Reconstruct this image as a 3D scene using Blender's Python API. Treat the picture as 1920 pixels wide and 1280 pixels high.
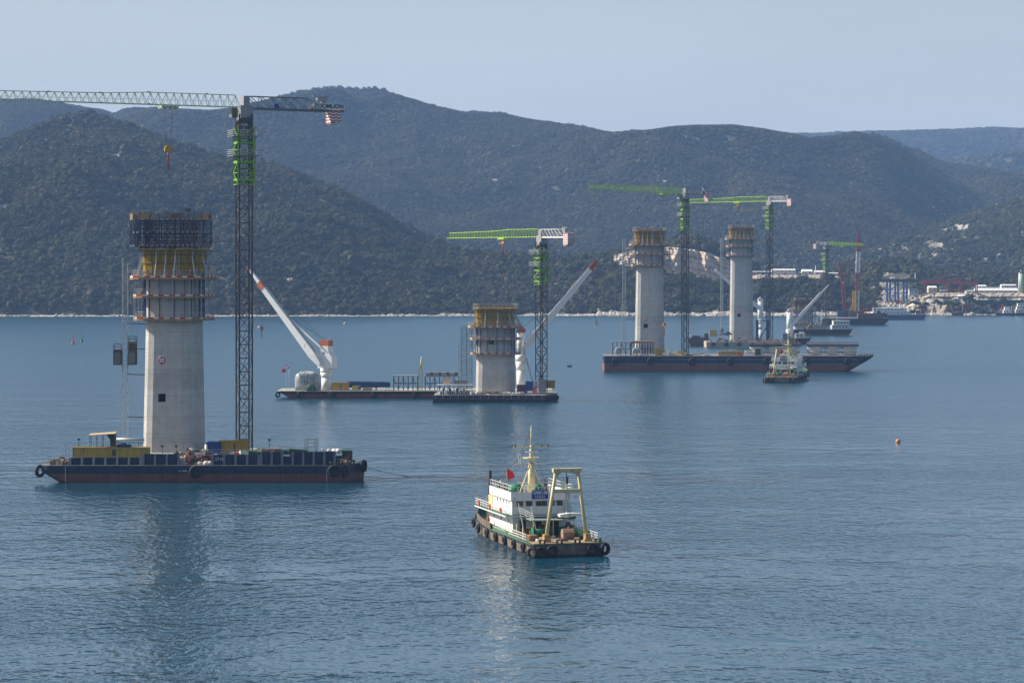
import bpy, bmesh, math, random
from mathutils import Vector, Matrix, noise, Quaternion
random.seed(7)
R = math.radians
for o in list(bpy.data.objects): bpy.data.objects.remove(o)
scene = bpy.context.scene
COL = scene.collection

# ------------------------------------------------------------------ camera, sky, sun, exposure
# metres; camera 43.8 m above the sea looking along +Y with a long lens
F, H, HZ = 5161.0, 43.8, 492.0
cam_d = bpy.data.cameras.new('camera'); cam = bpy.data.objects.new('camera', cam_d); COL.objects.link(cam)
cam.location = (0, 0, H); cam.rotation_euler = (R(90), 0, 0)
cam_d.sensor_width = 36; cam_d.lens = F*36/1920; cam_d.shift_y = -148/1920
cam_d.clip_start = 1; cam_d.clip_end = 30000
scene.camera = cam
SUN_AZ, SUN_EL = R(-77), R(36)          # azimuth measured from +Y towards +X
sdir = Vector((math.sin(SUN_AZ)*math.cos(SUN_EL), math.cos(SUN_AZ)*math.cos(SUN_EL), math.sin(SUN_EL)))
world = bpy.data.worlds.new('World'); scene.world = world; world.use_nodes = True
wn = world.node_tree; bg = wn.nodes['Background']
sky = wn.nodes.new('ShaderNodeTexSky'); sky.sky_type = 'NISHITA'; sky.sun_disc = False
sky.sun_elevation = SUN_EL; sky.sun_rotation = SUN_AZ
sky.altitude = 0; sky.air_density = 1.0; sky.dust_density = 2.2; sky.ozone_density = 2.0
# thin even veil of high cloud over the whole sky
tc = wn.nodes.new('ShaderNodeTexCoord'); mp = wn.nodes.new('ShaderNodeMapping'); mp.inputs['Scale'].default_value = (1, 1, 5)
nz = wn.nodes.new('ShaderNodeTexNoise'); nz.inputs['Scale'].default_value = 3.5; nz.inputs['Detail'].default_value = 5; nz.inputs['Roughness'].default_value = .55
rp = wn.nodes.new('ShaderNodeMapRange'); rp.inputs[1].default_value = .35; rp.inputs[2].default_value = .8; rp.inputs[3].default_value = .6; rp.inputs[4].default_value = .95
mx = wn.nodes.new('ShaderNodeMix'); mx.data_type = 'RGBA'; mx.inputs[7].default_value = (5.7, 6.05, 6.6, 1)
wn.links.new(tc.outputs['Generated'], mp.inputs['Vector']); wn.links.new(mp.outputs[0], nz.inputs['Vector'])
sx = wn.nodes.new('ShaderNodeSeparateXYZ'); el = wn.nodes.new('ShaderNodeValToRGB'); ee = el.color_ramp.elements; ee[0].position = .02; ee[0].color = (1,1,1,1); ee[1].position = .5; ee[1].color = (.12,.12,.12,1); e2 = ee.new(.12); e2.color = (.46,.46,.46,1)
mv = wn.nodes.new('ShaderNodeMath'); mv.operation = 'MULTIPLY'          # the veil thins out towards the zenith
wn.links.new(tc.outputs['Generated'], sx.inputs[0]); wn.links.new(sx.outputs[2], el.inputs[0])
wn.links.new(nz.outputs['Fac'], rp.inputs[0]); wn.links.new(rp.outputs[0], mv.inputs[0]); wn.links.new(el.outputs['Color'], mv.inputs[1]); wn.links.new(mv.outputs[0], mx.inputs[0])
wn.links.new(sky.outputs[0], mx.inputs[6]); wn.links.new(mx.outputs[2], bg.inputs['Color'])
bg.inputs['Strength'].default_value = 0.075
sun_d = bpy.data.lights.new('sun', 'SUN'); sun_d.energy = 5.0; sun_d.angle = R(.5); sun_d.color = (1, .93, .82)
sun = bpy.data.objects.new('sun', sun_d); COL.objects.link(sun); sun.rotation_euler = sdir.to_track_quat('Z', 'Y').to_euler()
vs = scene.view_settings; vs.view_transform = 'Standard'; vs.look = 'None'; vs.exposure = 0.76; vs.gamma = 1; vs.use_curve_mapping = False
scene.render.engine = 'CYCLES'
cy = scene.cycles
cy.max_bounces = 6; cy.diffuse_bounces = 2; cy.glossy_bounces = 3; cy.transmission_bounces = 2; cy.volume_bounces = 0; cy.transparent_max_bounces = 8

# ------------------------------------------------------------------ helpers
def W(px, D): return (px-960)*D/F                 # sideways metres of something D metres away
def Z(py, D): return H+(HZ-py)*D/F                # its height above the sea

_mats = {}
def mat(name, col, rough=.6, metal=0, var=.12, scale=1.5, bump=0, spec=.3, streak=0, dirt=None, dirtamt=0, bscale=None):
    """plain procedural paint / steel / concrete with mottling, rain streaks and dirt"""
    if name in _mats: return _mats[name]
    m = bpy.data.materials.new(name); m.use_nodes = True; n = m.node_tree.nodes; l = m.node_tree.links
    b = n['Principled BSDF']; b.inputs['Roughness'].default_value = rough; b.inputs['Metallic'].default_value = metal
    b.inputs['Specular IOR Level'].default_value = spec
    t = n.new('ShaderNodeTexCoord'); nz = n.new('ShaderNodeTexNoise'); nz.inputs['Scale'].default_value = scale; nz.inputs['Detail'].default_value = 6
    nz.inputs['Roughness'].default_value = .65
    l.new(t.outputs['Object'], nz.inputs['Vector'])
    mr = n.new('ShaderNodeMapRange'); mr.inputs[1].default_value = .3; mr.inputs[2].default_value = .7; mr.inputs[3].default_value = 1-var; mr.inputs[4].default_value = 1+var
    l.new(nz.outputs['Fac'], mr.inputs[0])
    mul = n.new('ShaderNodeMix'); mul.data_type = 'RGBA'; mul.blend_type = 'MULTIPLY'; mul.inputs[0].default_value = 1; mul.inputs[6].default_value = (*col, 1)
    l.new(mr.outputs[0], mul.inputs[7]); out = mul.outputs[2]
    if streak:
        mp = n.new('ShaderNodeMapping'); mp.inputs['Scale'].default_value = (1.2, 1.2, .07); n2 = n.new('ShaderNodeTexNoise'); n2.inputs['Scale'].default_value = 1.6; n2.inputs['Detail'].default_value = 5
        l.new(t.outputs['Object'], mp.inputs[0]); l.new(mp.outputs[0], n2.inputs['Vector'])
        r2 = n.new('ShaderNodeMapRange'); r2.inputs[1].default_value = .35; r2.inputs[2].default_value = .7; r2.inputs[3].default_value = 1-streak; r2.inputs[4].default_value = 1+streak*.5
        l.new(n2.outputs['Fac'], r2.inputs[0]); m2 = n.new('ShaderNodeMix'); m2.data_type = 'RGBA'; m2.blend_type = 'MULTIPLY'; m2.inputs[0].default_value = 1
        l.new(out, m2.inputs[6]); l.new(r2.outputs[0], m2.inputs[7]); out = m2.outputs[2]
    if dirt:
        mp = n.new('ShaderNodeMapping'); mp.inputs['Scale'].default_value = (.9, .9, .35); n3 = n.new('ShaderNodeTexNoise'); n3.inputs['Scale'].default_value = .9; n3.inputs['Detail'].default_value = 8; n3.inputs['Roughness'].default_value = .7
        l.new(t.outputs['Object'], mp.inputs[0]); l.new(mp.outputs[0], n3.inputs['Vector'])
        r3 = n.new('ShaderNodeMapRange'); r3.inputs[1].default_value = .62-dirtamt*.3; r3.inputs[2].default_value = .72; l.new(n3.outputs['Fac'], r3.inputs[0])
        m3 = n.new('ShaderNodeMix'); m3.data_type = 'RGBA'; m3.inputs[7].default_value = (*dirt, 1); l.new(r3.outputs[0], m3.inputs[0]); l.new(out, m3.inputs[6]); out = m3.outputs[2]
    l.new(out, b.inputs['Base Color'])
    if bump:
        bn = n.new('ShaderNodeTexNoise'); bn.inputs['Scale'].default_value = bscale or scale*4; bn.inputs['Detail'].default_value = 4; l.new(t.outputs['Object'], bn.inputs['Vector'])
        bp = n.new('ShaderNodeBump'); bp.inputs['Strength'].default_value = bump; bp.inputs['Distance'].default_value = .1; l.new(bn.outputs['Fac'], bp.inputs['Height']); l.new(bp.outputs[0], b.inputs['Normal'])
    _mats[name] = m
    return m

class MB:
    """collects simple solids; build() links them as one mesh object"""
    def __init__(s): s.v = []; s.f = []; s.sm = []
    def add(s, vs, fs, smooth=False):
        k = len(s.v); s.v += [tuple(p) for p in vs]; s.f += [tuple(i+k for i in f) for f in fs]; s.sm += [smooth]*len(fs); return s
    def box(s, x0, x1, y0, y1, z0, z1):
        return s.add([(x0,y0,z0),(x1,y0,z0),(x1,y1,z0),(x0,y1,z0),(x0,y0,z1),(x1,y0,z1),(x1,y1,z1),(x0,y1,z1)],
                     [(0,3,2,1),(4,5,6,7),(0,1,5,4),(1,2,6,5),(2,3,7,6),(3,0,4,7)])
    def cb(s, c, d, rz=0, rx=0, ry=0):
        m = Matrix.Translation(c) @ Matrix.Rotation(rz,4,'Z') @ Matrix.Rotation(ry,4,'Y') @ Matrix.Rotation(rx,4,'X'); k = len(s.v)
        s.box(-d[0]/2,d[0]/2,-d[1]/2,d[1]/2,-d[2]/2,d[2]/2)
        for i in range(k, len(s.v)): s.v[i] = tuple(m @ Vector(s.v[i]))
        return s
    def bar(s, p, q, w, h=None):
        p = Vector(p); q = Vector(q); d = q-p
        if d.length < 1e-6: return s
        h = h or w; d.normalize(); up = Vector((0,0,1)) if abs(d.z) < .95 else Vector((0,1,0))
        a = d.cross(up).normalized()*(w/2); b = a.cross(d).normalized()*(h/2)
        vs = [p-a-b,p+a-b,p+a+b,p-a+b,q-a-b,q+a-b,q+a+b,q-a+b]
        return s.add(vs, [(0,1,2,3),(7,6,5,4),(0,4,5,1),(1,5,6,2),(2,6,7,3),(3,7,4,0)])
    def tube(s, p, q, r0, r1=None, n=8, cap=True):
        p = Vector(p); q = Vector(q); d = (q-p); r1 = r0 if r1 is None else r1
        if d.length < 1e-6: return s
        d.normalize(); up = Vector((0,0,1)) if abs(d.z) < .95 else Vector((0,1,0))
        a = d.cross(up).normalized(); b = a.cross(d).normalized(); vs = []
        for c, r in ((p,r0),(q,r1)):
            for i in range(n):
                t = 2*math.pi*i/n; vs.append(c+a*(r*math.cos(t))+b*(r*math.sin(t)))
        k = len(s.v); s.add(vs, [(i,(i+1)%n,n+(i+1)%n,n+i) for i in range(n)], True)
        if cap: s.f += [tuple(k+i for i in reversed(range(n))), tuple(k+n+i for i in range(n))]; s.sm += [False, False]
        return s
    def path(s, pts, r, n=5):
        for a, b in zip(pts, pts[1:]): s.tube(a, b, r, n=n, cap=True)
        return s
    def loft(s, rings, cap=True, smooth=False, closed=True):
        n = len(rings[0]); k = len(s.v); s.v += [tuple(p) for r in rings for p in r]; m = n if closed else n-1
        for j in range(len(rings)-1):
            for i in range(m): s.f.append((k+j*n+i, k+j*n+(i+1)%n, k+(j+1)*n+(i+1)%n, k+(j+1)*n+i)); s.sm.append(smooth)
        if cap:
            s.f.append(tuple(k+i for i in reversed(range(n)))); s.f.append(tuple(k+(len(rings)-1)*n+i for i in range(n))); s.sm += [False, False]
        return s
    def torus(s, c, axis, r, w, n=18, m=8):
        c = Vector(c); ax = Vector(axis).normalized(); up = Vector((0,0,1)) if abs(ax.z) < .9 else Vector((1,0,0))
        a = ax.cross(up).normalized(); b = ax.cross(a).normalized(); vs = []
        for i in range(n):
            t = 2*math.pi*i/n; rad = a*math.cos(t)+b*math.sin(t)
            for j in range(m):
                u = 2*math.pi*j/m; vs.append(c+rad*(r+w*math.cos(u))+ax*(w*1.15*math.sin(u)))
        return s.add(vs, [(i*m+j, ((i+1)%n)*m+j, ((i+1)%n)*m+(j+1)%m, i*m+(j+1)%m) for i in range(n) for j in range(m)], True)
    def ball(s, c, r, n=10, m=6, sz=1, jit=0):
        vs = [(c[0],c[1],c[2]-r*sz)]
        for j in range(1, m):
            t = math.pi*j/m
            for i in range(n):
                u = 2*math.pi*i/n; q = 1+random.uniform(-jit, jit); vs.append((c[0]+r*q*math.sin(t)*math.cos(u), c[1]+r*q*math.sin(t)*math.sin(u), c[2]-r*q*sz*math.cos(t)))
        vs.append((c[0],c[1],c[2]+r*sz)); L = len(vs)-1
        fs = [(0,1+(i+1)%n,1+i) for i in range(n)]
        for j in range(m-2):
            for i in range(n): fs.append((1+j*n+i,1+j*n+(i+1)%n,1+(j+1)*n+(i+1)%n,1+(j+1)*n+i))
        fs += [(L,1+(m-2)*n+i,1+(m-2)*n+(i+1)%n) for i in range(n)]
        return s.add(vs, fs, True)
    def rail(s, pts, h=1.1, step=1.5, t=.05, rows=3, closed=False):
        """guard rail along a polyline of deck points"""
        pts = [Vector(p) for p in pts]
        if closed: pts = pts+[pts[0]]
        for a, b in zip(pts, pts[1:]):
            k = max(1, round((b-a).length/step))
            for i in range(k+1):
                p = a.lerp(b, i/k); s.bar(p, p+Vector((0,0,h)), t)
            for r in range(1, rows+1): s.bar(a+Vector((0,0,h*r/rows)), b+Vector((0,0,h*r/rows)), t)
        return s
    def lattice(s, p, q, w, h=None, bay=None, chord=.12, brace=.07, tri=False, roll=0, up=None):
        """square (or triangular) truss between p and q"""
        p = Vector(p); q = Vector(q); d = q-p; L = d.length; d.normalize(); h = h or w; bay = bay or w
        u = Vector(up) if up else (Vector((0,0,1)) if abs(d.z) < .95 else Vector((0,1,0)))
        a = d.cross(u).normalized(); b = a.cross(d).normalized()
        if roll: qr = Quaternion(d, roll); a = qr @ a; b = qr @ b
        cs = [a*(-w/2)-b*(h/2), a*(w/2)-b*(h/2), a*(w/2)+b*(h/2), a*(-w/2)+b*(h/2)] if not tri else [a*(-w/2)-b*(h/2), a*(w/2)-b*(h/2), b*(h/2)]
        n = max(1, round(L/bay)); m = len(cs)
        for c in cs: s.bar(p+c, q+c, chord)
        for i in range(n):
            e0 = p+d*(L*i/n); e1 = p+d*(L*(i+1)/n)
            for j in range(m):
                c0, c1 = cs[j], cs[(j+1)%m]
                s.bar(e0+c0, e0+c1, brace)
                if (i+j) % 2: s.bar(e0+c0, e1+c1, brace)
                else: s.bar(e0+c1, e1+c0, brace)
        return s
    def build(s, name, m, parent=None, loc=None, rz=0, kind=None):
        me = bpy.data.meshes.new(name); me.from_pydata(s.v, [], s.f); me.materials.append(m)
        me.polygons.foreach_set('use_smooth', s.sm); me.update()
        o = bpy.data.objects.new(name, me); COL.objects.link(o)
        if parent is not None: o.parent = parent
        if loc: o.location = loc
        if rz: o.rotation_euler.z = rz
        if kind: o['kind'] = kind
        return o

def tag(o, label, cat, group=None):
    o['label'] = label; o['category'] = cat
    if group: o['group'] = group
    return o
def thing(name, label, cat, loc=(0,0,0), rz=0, group=None):
    o = bpy.data.objects.new(name, None); o.empty_display_size = .5; COL.objects.link(o); o.location = loc; o.rotation_euler.z = rz
    return tag(o, label, cat, group)
def copy_tree(o, parent=None):
    c = o.copy(); COL.objects.link(c); c.parent = parent
    for ch in list(o.children): copy_tree(ch, c)
    return c
def struct(o): o['kind'] = 'structure'; return o
def text(body, size, m, parent, loc, rot, name='lettering', ext=.02, font_scale_x=1.0, bold=0):
    c = bpy.data.curves.new(name, 'FONT'); c.body = body; c.size = size; c.align_x = 'CENTER'; c.align_y = 'CENTER'; c.extrude = ext; c.offset = bold
    t = bpy.data.objects.new(name, c); me = bpy.data.meshes.new_from_object(t); bpy.data.objects.remove(t); bpy.data.curves.remove(c)
    me.name = name; me.materials.clear(); me.materials.append(m)
    o = bpy.data.objects.new(name, me); COL.objects.link(o); o.parent = parent; o.location = loc; o.rotation_euler = rot; o.scale.x = font_scale_x
    return o
# ------------------------------------------------------------------ sea, hills, scrub, rock
def interp(tab, x):
    if x <= tab[0][0]: return tab[0][1]
    for (a, va), (b, vb) in zip(tab, tab[1:]):
        if x <= b: t = (x-a)/(b-a); t = t*t*(3-2*t)*.35+t*.65; return va+(vb-va)*t
    return tab[-1][1]
def fbm(x, y, s, o=4): return noise.fractal(Vector((x/s, y/s, 3.1)), 1.0, 2.0, o)

def water_mat():
    m = bpy.data.materials.new('sea_water'); m.use_nodes = True; n = m.node_tree.nodes; l = m.node_tree.links; b = n['Principled BSDF']
    b.inputs['Base Color'].default_value = (.004, .044, .077, 1); b.inputs['Roughness'].default_value = .10; b.inputs['IOR'].default_value = 1.333
    b.inputs['Specular IOR Level'].default_value = .5
    t = n.new('ShaderNodeTexCoord')
    def nz(scale, sx, sy, det, rough=.55, rot=0, dist=0):
        mp = n.new('ShaderNodeMapping'); mp.inputs['Scale'].default_value = (sx, sy, 1); mp.inputs['Rotation'].default_value = (0, 0, rot)
        q = n.new('ShaderNodeTexNoise'); q.inputs['Scale'].default_value = scale; q.inputs['Detail'].default_value = det; q.inputs['Roughness'].default_value = rough; q.inputs['Distortion'].default_value = dist
        l.new(t.outputs['Object'], mp.inputs[0]); l.new(mp.outputs[0], q.inputs['Vector']); return q.outputs['Fac']
    def mth(op, a, c):
        q = n.new('ShaderNodeMath'); q.operation = op
        for i, v in enumerate((a, c)):
            if isinstance(v, (int, float)): q.inputs[i].default_value = v
            else: l.new(v, q.inputs[i])
        return q.outputs[0]
    small = nz(.72, .95, .55, 2, .55, R(14)); mid = nz(.2, .9, .7, 2, .5, R(-18), .4); big = nz(.05, .7, 1, 2, .5, R(20))
    # wind patches: ripples stronger and weaker over hundreds of metres
    patch = n.new('ShaderNodeMapRange'); patch.inputs[1].default_value = .36; patch.inputs[2].default_value = .64; patch.inputs[3].default_value = .3; patch.inputs[4].default_value = 1.35
    l.new(nz(.012, .45, 1.0, 5, .6, R(8), .8), patch.inputs[0])
    h = mth('ADD', mth('MULTIPLY', mth('MULTIPLY', small, .32), patch.outputs[0]), mth('ADD', mth('MULTIPLY', mid, .36), mth('MULTIPLY', big, .4)))
    sp = n.new('ShaderNodeSeparateXYZ'); l.new(t.outputs['Object'], sp.inputs[0]); rr = n.new('ShaderNodeMapRange'); rr.inputs[1].default_value = 350; rr.inputs[2].default_value = 1100; rr.inputs[3].default_value = .09; rr.inputs[4].default_value = .25   # windier out in the channel
    l.new(sp.outputs[1], rr.inputs[0]); l.new(rr.outputs[0], b.inputs['Roughness'])
    bp = n.new('ShaderNodeBump'); bp.inputs['Strength'].default_value = 1; bp.inputs['Distance'].default_value = 1.0
    l.new(h, bp.inputs['Height']); l.new(bp.outputs[0], b.inputs['Normal'])
    return m
mb = MB(); mb.add([(-4500,-400,0),(4500,-400,0),(4500,9000,0),(-4500,9000,0)], [(0,1,2,3)])
struct(mb.build('sea', water_mat()))

def scrub_mat(name, cols, rnd=True):
    m = bpy.data.materials.new(name); m.use_nodes = True; n = m.node_tree.nodes; l = m.node_tree.links; b = n['Principled BSDF']
    b.inputs['Roughness'].default_value = .85; b.inputs['Specular IOR Level'].default_value = .15
    cr = n.new('ShaderNodeValToRGB'); e = cr.color_ramp.elements
    while len(e) < len(cols): e.new(.5)
    for i, c in enumerate(cols): e[i].position = i/(len(cols)-1); e[i].color = (*c, 1)
    oi = n.new('ShaderNodeObjectInfo'); geo = n.new('ShaderNodeNewGeometry')
    nz = n.new('ShaderNodeTexNoise'); nz.inputs['Scale'].default_value = .008; nz.inputs['Detail'].default_value = 4; l.new(geo.outputs['Position'], nz.inputs['Vector'])
    a = n.new('ShaderNodeMath'); a.operation = 'MULTIPLY_ADD'; a.inputs[1].default_value = .42; l.new(oi.outputs['Random'], a.inputs[0])
    mr = n.new('ShaderNodeMapRange'); nz.inputs['Scale'].default_value = .011; nz.inputs['Detail'].default_value = 5; nz.inputs['Roughness'].default_value = .7; mr.inputs[1].default_value = .36; mr.inputs[2].default_value = .64; mr.inputs[3].default_value = 0; mr.inputs[4].default_value = .62; l.new(nz.outputs['Fac'], mr.inputs[0])
    l.new(mr.outputs[0], a.inputs[2]); l.new(a.outputs[0], cr.inputs['Fac']); l.new(cr.outputs[0], b.inputs['Base Color'])
    return m
SCRUB = scrub_mat('scrub_leaves', [(.011,.015,.007), (.021,.026,.010), (.037,.040,.015), (.057,.052,.021), (.088,.061,.032)])
def soil_mat():
    m = bpy.data.materials.new('hill_soil'); m.use_nodes = True; n = m.node_tree.nodes; l = m.node_tree.links; b = n['Principled BSDF']; b.inputs['Roughness'].default_value = .95
    at = n.new('ShaderNodeAttribute'); at.attribute_name = 'rocky'; t = n.new('ShaderNodeTexCoord')
    nz = n.new('ShaderNodeTexNoise'); nz.inputs['Scale'].default_value = .09; nz.inputs['Detail'].default_value = 7; nz.inputs['Roughness'].default_value = .7; l.new(t.outputs['Object'], nz.inputs['Vector'])
    c1 = n.new('ShaderNodeValToRGB'); c1.color_ramp.elements[0].color = (.022,.03,.016,1); c1.color_ramp.elements[1].color = (.075,.066,.04,1); c1.color_ramp.elements[0].position = .35; c1.color_ramp.elements[1].position = .75
    c2 = n.new('ShaderNodeValToRGB'); c2.color_ramp.elements[0].color = (.16,.14,.115,1); c2.color_ramp.elements[1].color = (.48,.43,.37,1); c2.color_ramp.elements[0].position = .3; c2.color_ramp.elements[1].position = .65
    l.new(nz.outputs['Fac'], c1.inputs[0]); l.new(nz.outputs['Fac'], c2.inputs[0])
    mx = n.new('ShaderNodeMix'); mx.data_type = 'RGBA'; l.new(at.outputs['Fac'], mx.inputs[0]); l.new(c1.outputs[0], mx.inputs[6]); l.new(c2.outputs[0], mx.inputs[7]); l.new(mx.outputs[2], b.inputs['Base Color'])
    return m
SOIL = soil_mat()
ROCK = mat('limestone', (.42,.37,.31), .9, var=.35, scale=.35, bump=.6, bscale=.8, dirt=(.20,.16,.12), dirtamt=.3)

def bush_mesh(seed, lobes, leaves):
    rng = random.Random(seed); bm = bmesh.new()
    for k in range(lobes):
        m = bmesh.ops.create_icosphere(bm, subdivisions=2, radius=1)
        c = Vector((rng.uniform(-.55,.55), rng.uniform(-.55,.55), rng.uniform(.15,.75))); r = rng.uniform(.42,.75)
        for v in m['verts']:
            q = 1+.38*noise.noise(v.co*2.3+Vector((seed*7.1, k*3.3, 0))); v.co = c+Vector((v.co.x*r*q, v.co.y*r*q, v.co.z*r*q*.85))
    for i in range(leaves):
        t = rng.uniform(0, 6.283); u = rng.uniform(.05, 1); d = Vector((math.cos(t)*math.sqrt(1-u*u), math.sin(t)*math.sqrt(1-u*u), u))
        p = d*rng.uniform(.75, 1.12)+Vector((0,0,.3)); a = Vector((rng.uniform(-1,1),rng.uniform(-1,1),rng.uniform(-1,1))).normalized()*.17; b = a.cross(d).normalized()*.14
        bm.faces.new([bm.verts.new(p-a), bm.verts.new(p+b), bm.verts.new(p+a), bm.verts.new(p-b)])
    me = bpy.data.meshes.new('scrub_clump'); bm.to_mesh(me); bm.free(); me.materials.append(SCRUB); return me
def rock_mesh(seed):
    bm = bmesh.new(); bmesh.ops.create_icosphere(bm, subdivisions=2, radius=1)
    for v in bm.verts:
        q = 1+.5*noise.noise(v.co*1.4+Vector((seed*5.3,0,0))); v.co = Vector((v.co.x*q*1.2, v.co.y*q, v.co.z*q*.75))
    me = bpy.data.meshes.new('boulder'); bm.to_mesh(me); bm.free(); me.materials.append(ROCK); return me
def proto_col(name, meshes):
    c = bpy.data.collections.new(name)
    for me in meshes: c.objects.link(bpy.data.objects.new(me.name, me))
    return c
BUSHES = proto_col('scrub_prototypes', [bush_mesh(i, 3, 90) for i in range(5)])
ROCKS = proto_col('boulder_prototypes', [rock_mesh(i) for i in range(4)])

def scatter(obj, col, attr, dens, smin, smax, seed=0, zs=1.0):
    """geometry-nodes scatter of prototypes over obj's mesh, density from a point attribute"""
    g = bpy.data.node_groups.new('scatter', 'GeometryNodeTree'); g.interface.new_socket('Geometry', in_out='INPUT', socket_type='NodeSocketGeometry'); g.interface.new_socket('Geometry', in_out='OUTPUT', socket_type='NodeSocketGeometry')
    n = g.nodes; l = g.links; i = n.new('NodeGroupInput'); o = n.new('NodeGroupOutput')
    d = n.new('GeometryNodeDistributePointsOnFaces'); at = n.new('GeometryNodeInputNamedAttribute'); at.data_type = 'FLOAT'; at.inputs['Name'].default_value = attr
    mu = n.new('ShaderNodeMath'); mu.operation = 'MULTIPLY'; mu.inputs[1].default_value = dens; l.new(at.outputs['Attribute'], mu.inputs[0])
    l.new(i.outputs[0], d.inputs['Mesh']); l.new(mu.outputs[0], d.inputs['Density']); d.inputs['Seed'].default_value = seed
    ci = n.new('GeometryNodeCollectionInfo'); ci.inputs[0].default_value = col; ci.inputs['Separate Children'].default_value = True; ci.inputs['Reset Children'].default_value = True
    ip = n.new('GeometryNodeInstanceOnPoints'); ip.inputs['Pick Instance'].default_value = True; l.new(d.outputs['Points'], ip.inputs['Points']); l.new(ci.outputs[0], ip.inputs['Instance'])
    rv = n.new('FunctionNodeRandomValue'); rv.data_type = 'FLOAT_VECTOR'; rv.inputs[0].default_value = (-.15,-.15,0); rv.inputs[1].default_value = (.15,.15,6.28); l.new(rv.outputs[0], ip.inputs['Rotation'])
    rs = n.new('FunctionNodeRandomValue'); rs.data_type = 'FLOAT'; rs.inputs[2].default_value = smin; rs.inputs[3].default_value = smax
    cx = n.new('ShaderNodeCombineXYZ'); m2 = n.new('ShaderNodeMath'); m2.operation = 'MULTIPLY'; m2.inputs[1].default_value = zs
    l.new(rs.outputs[1], cx.inputs[0]); l.new(rs.outputs[1], cx.inputs[1]); l.new(rs.outputs[1], m2.inputs[0]); l.new(m2.outputs[0], cx.inputs[2]); l.new(cx.outputs[0], ip.inputs['Scale'])
    l.new(ip.outputs[0], o.inputs[0])
    md = obj.modifiers.new('scatter', 'NODES'); md.node_group = g
    return obj

def hill(name, sil, depth, base, zbase, rough, steps, dens, smin, smax, rocks=(), power=.9, px0=-420, px1=2340, step=8, back=.35, label='', clear=None, gully=1.0, carve=None, tall=0, shelf=(), base_r=0):
    nx = int((px1-px0)/step)+1; vs = []; rk = []; dn = []; nt = int(steps*(1+back))
    for i in range(nx):
        px = px0+i*step; Dr = interp(depth, px); Db = interp(base, px); zr = Z(interp(sil, px), Dr)-smax*.85
        for j in range(nt+1):
            t = j/steps; D = Db+(Dr-Db)*t; X = W(px, D)
            z0 = zbase+(zr-zbase)*(math.sin(min(t,1)*math.pi/2)**power if t <= 1 else 1-(t-1)*.9)
            env = min(1, t*4)*(.35+.65*math.sin(math.pi*min(max(t,0),1)))
            ny = fbm(X, D, rough[0])*rough[1]*env + (abs(noise.noise(Vector((X/rough[0]*1.7, D/rough[0]*.55, 9))))-.3)*rough[1]*1.3*gully*math.sin(math.pi*min(t,1)) + fbm(X, D, rough[0]*.14, 3)*rough[1]*.08*min(1,t*6)
            z = z0+ny*(1 if t <= 1 else .4)
            if t < .999:      # stay below the skyline seen from the bay
                z = min(z, H+(zr-H)*D/Dr*1.0-.2 if zr > H else z0+2)
            for (s0, s1, D0_, y0_) in shelf:
                e = min(1, max(0, (px-s0)/25), max(0, (s1-px)/25)); zS = Z(y0_, D0_)
                if e > 0: z = max(z, e*(zS*max(0, (D-Db)/(D0_-Db))**.7 if D < D0_ else min(zS+(D-D0_)*.012, Z(interp(sil, px)+3, D))))
            if carve and D < carve[0] and carve[1][0][0] < px < carve[1][-1][0]: z = min(z, Z(interp(carve[1], px)+(30 if D > 2335 else 24), D))
            vs.append((X, D, max(z, -2)))
            py = HZ-(z-H)*F/D; r = base_r
            for (rx, ry, sx, sy, amt) in rocks:
                q = ((px-rx)/sx)**2+((py-ry)/sy)**2
                if q < 6: r = max(r, amt*math.exp(-q))
            nn = noise.noise(Vector((X/22, D/30, z/15)))+.8*noise.noise(Vector((X/8, D/13, z/7)))
            r = max(0, min(1, (r*1.0+nn*1.35*min(1, r*3)-.55)*4)) if r > .03 else 0
            if carve and 2388 < D < 2440 and carve[1][0][0] < px < carve[1][-1][0]: r = max(r, .95)
            rk.append(r); c = 1-r
            if clear and c > 0:
                for (x0, x1, y0, y1) in clear:
                    if x0 < px < x1 and y0 < py < y1: c = 0
            for (s0, s1, D0_, y0_) in shelf:
                if s0+15 < px < s1-15 and D0_-10 < D < D0_+80: c = 0
            c *= .55+.9*max(0, min(1, .5+1.4*fbm(X, D, rough[0]*.35, 3))); dn.append(c if t < 1.12 and z > 1.3 else 0)
    m = nt+1; fs = [(i*m+j, (i+1)*m+j, (i+1)*m+j+1, i*m+j+1) for i in range(nx-1) for j in range(nt)]
    mb = MB(); mb.add(vs, fs, True); o = mb.build(name, SOIL); struct(o)
    a = o.data.attributes.new('rocky', 'FLOAT', 'POINT'); a.data.foreach_set('value', rk)
    a = o.data.attributes.new('cover', 'FLOAT', 'POINT'); a.data.foreach_set('value', dn)
    s = bpy.data.objects.new('scrub', o.data); COL.objects.link(s); s['kind'] = 'stuff'; tag(s, label, 'scrub'); scatter(s, BUSHES, 'cover', dens, smin, smax)
    if tall:
        s = bpy.data.objects.new('tall_scrub', o.data); COL.objects.link(s); s['kind'] = 'stuff'; tag(s, 'taller dark bushes standing out among the scrub of the near hill', 'scrub'); scatter(s, BUSHES, 'cover', tall, smax*.95, smax*1.5, 9, 1.15)
    if rocks:
        s = bpy.data.objects.new('boulders', o.data); COL.objects.link(s); s['kind'] = 'stuff'; tag(s, 'pale limestone outcrops '+label.split(' ', 4)[-1], 'rock'); scatter(s, ROCKS, 'rocky', dens*.9, smin*.35, smax*.6, 3)
    return o

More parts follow.
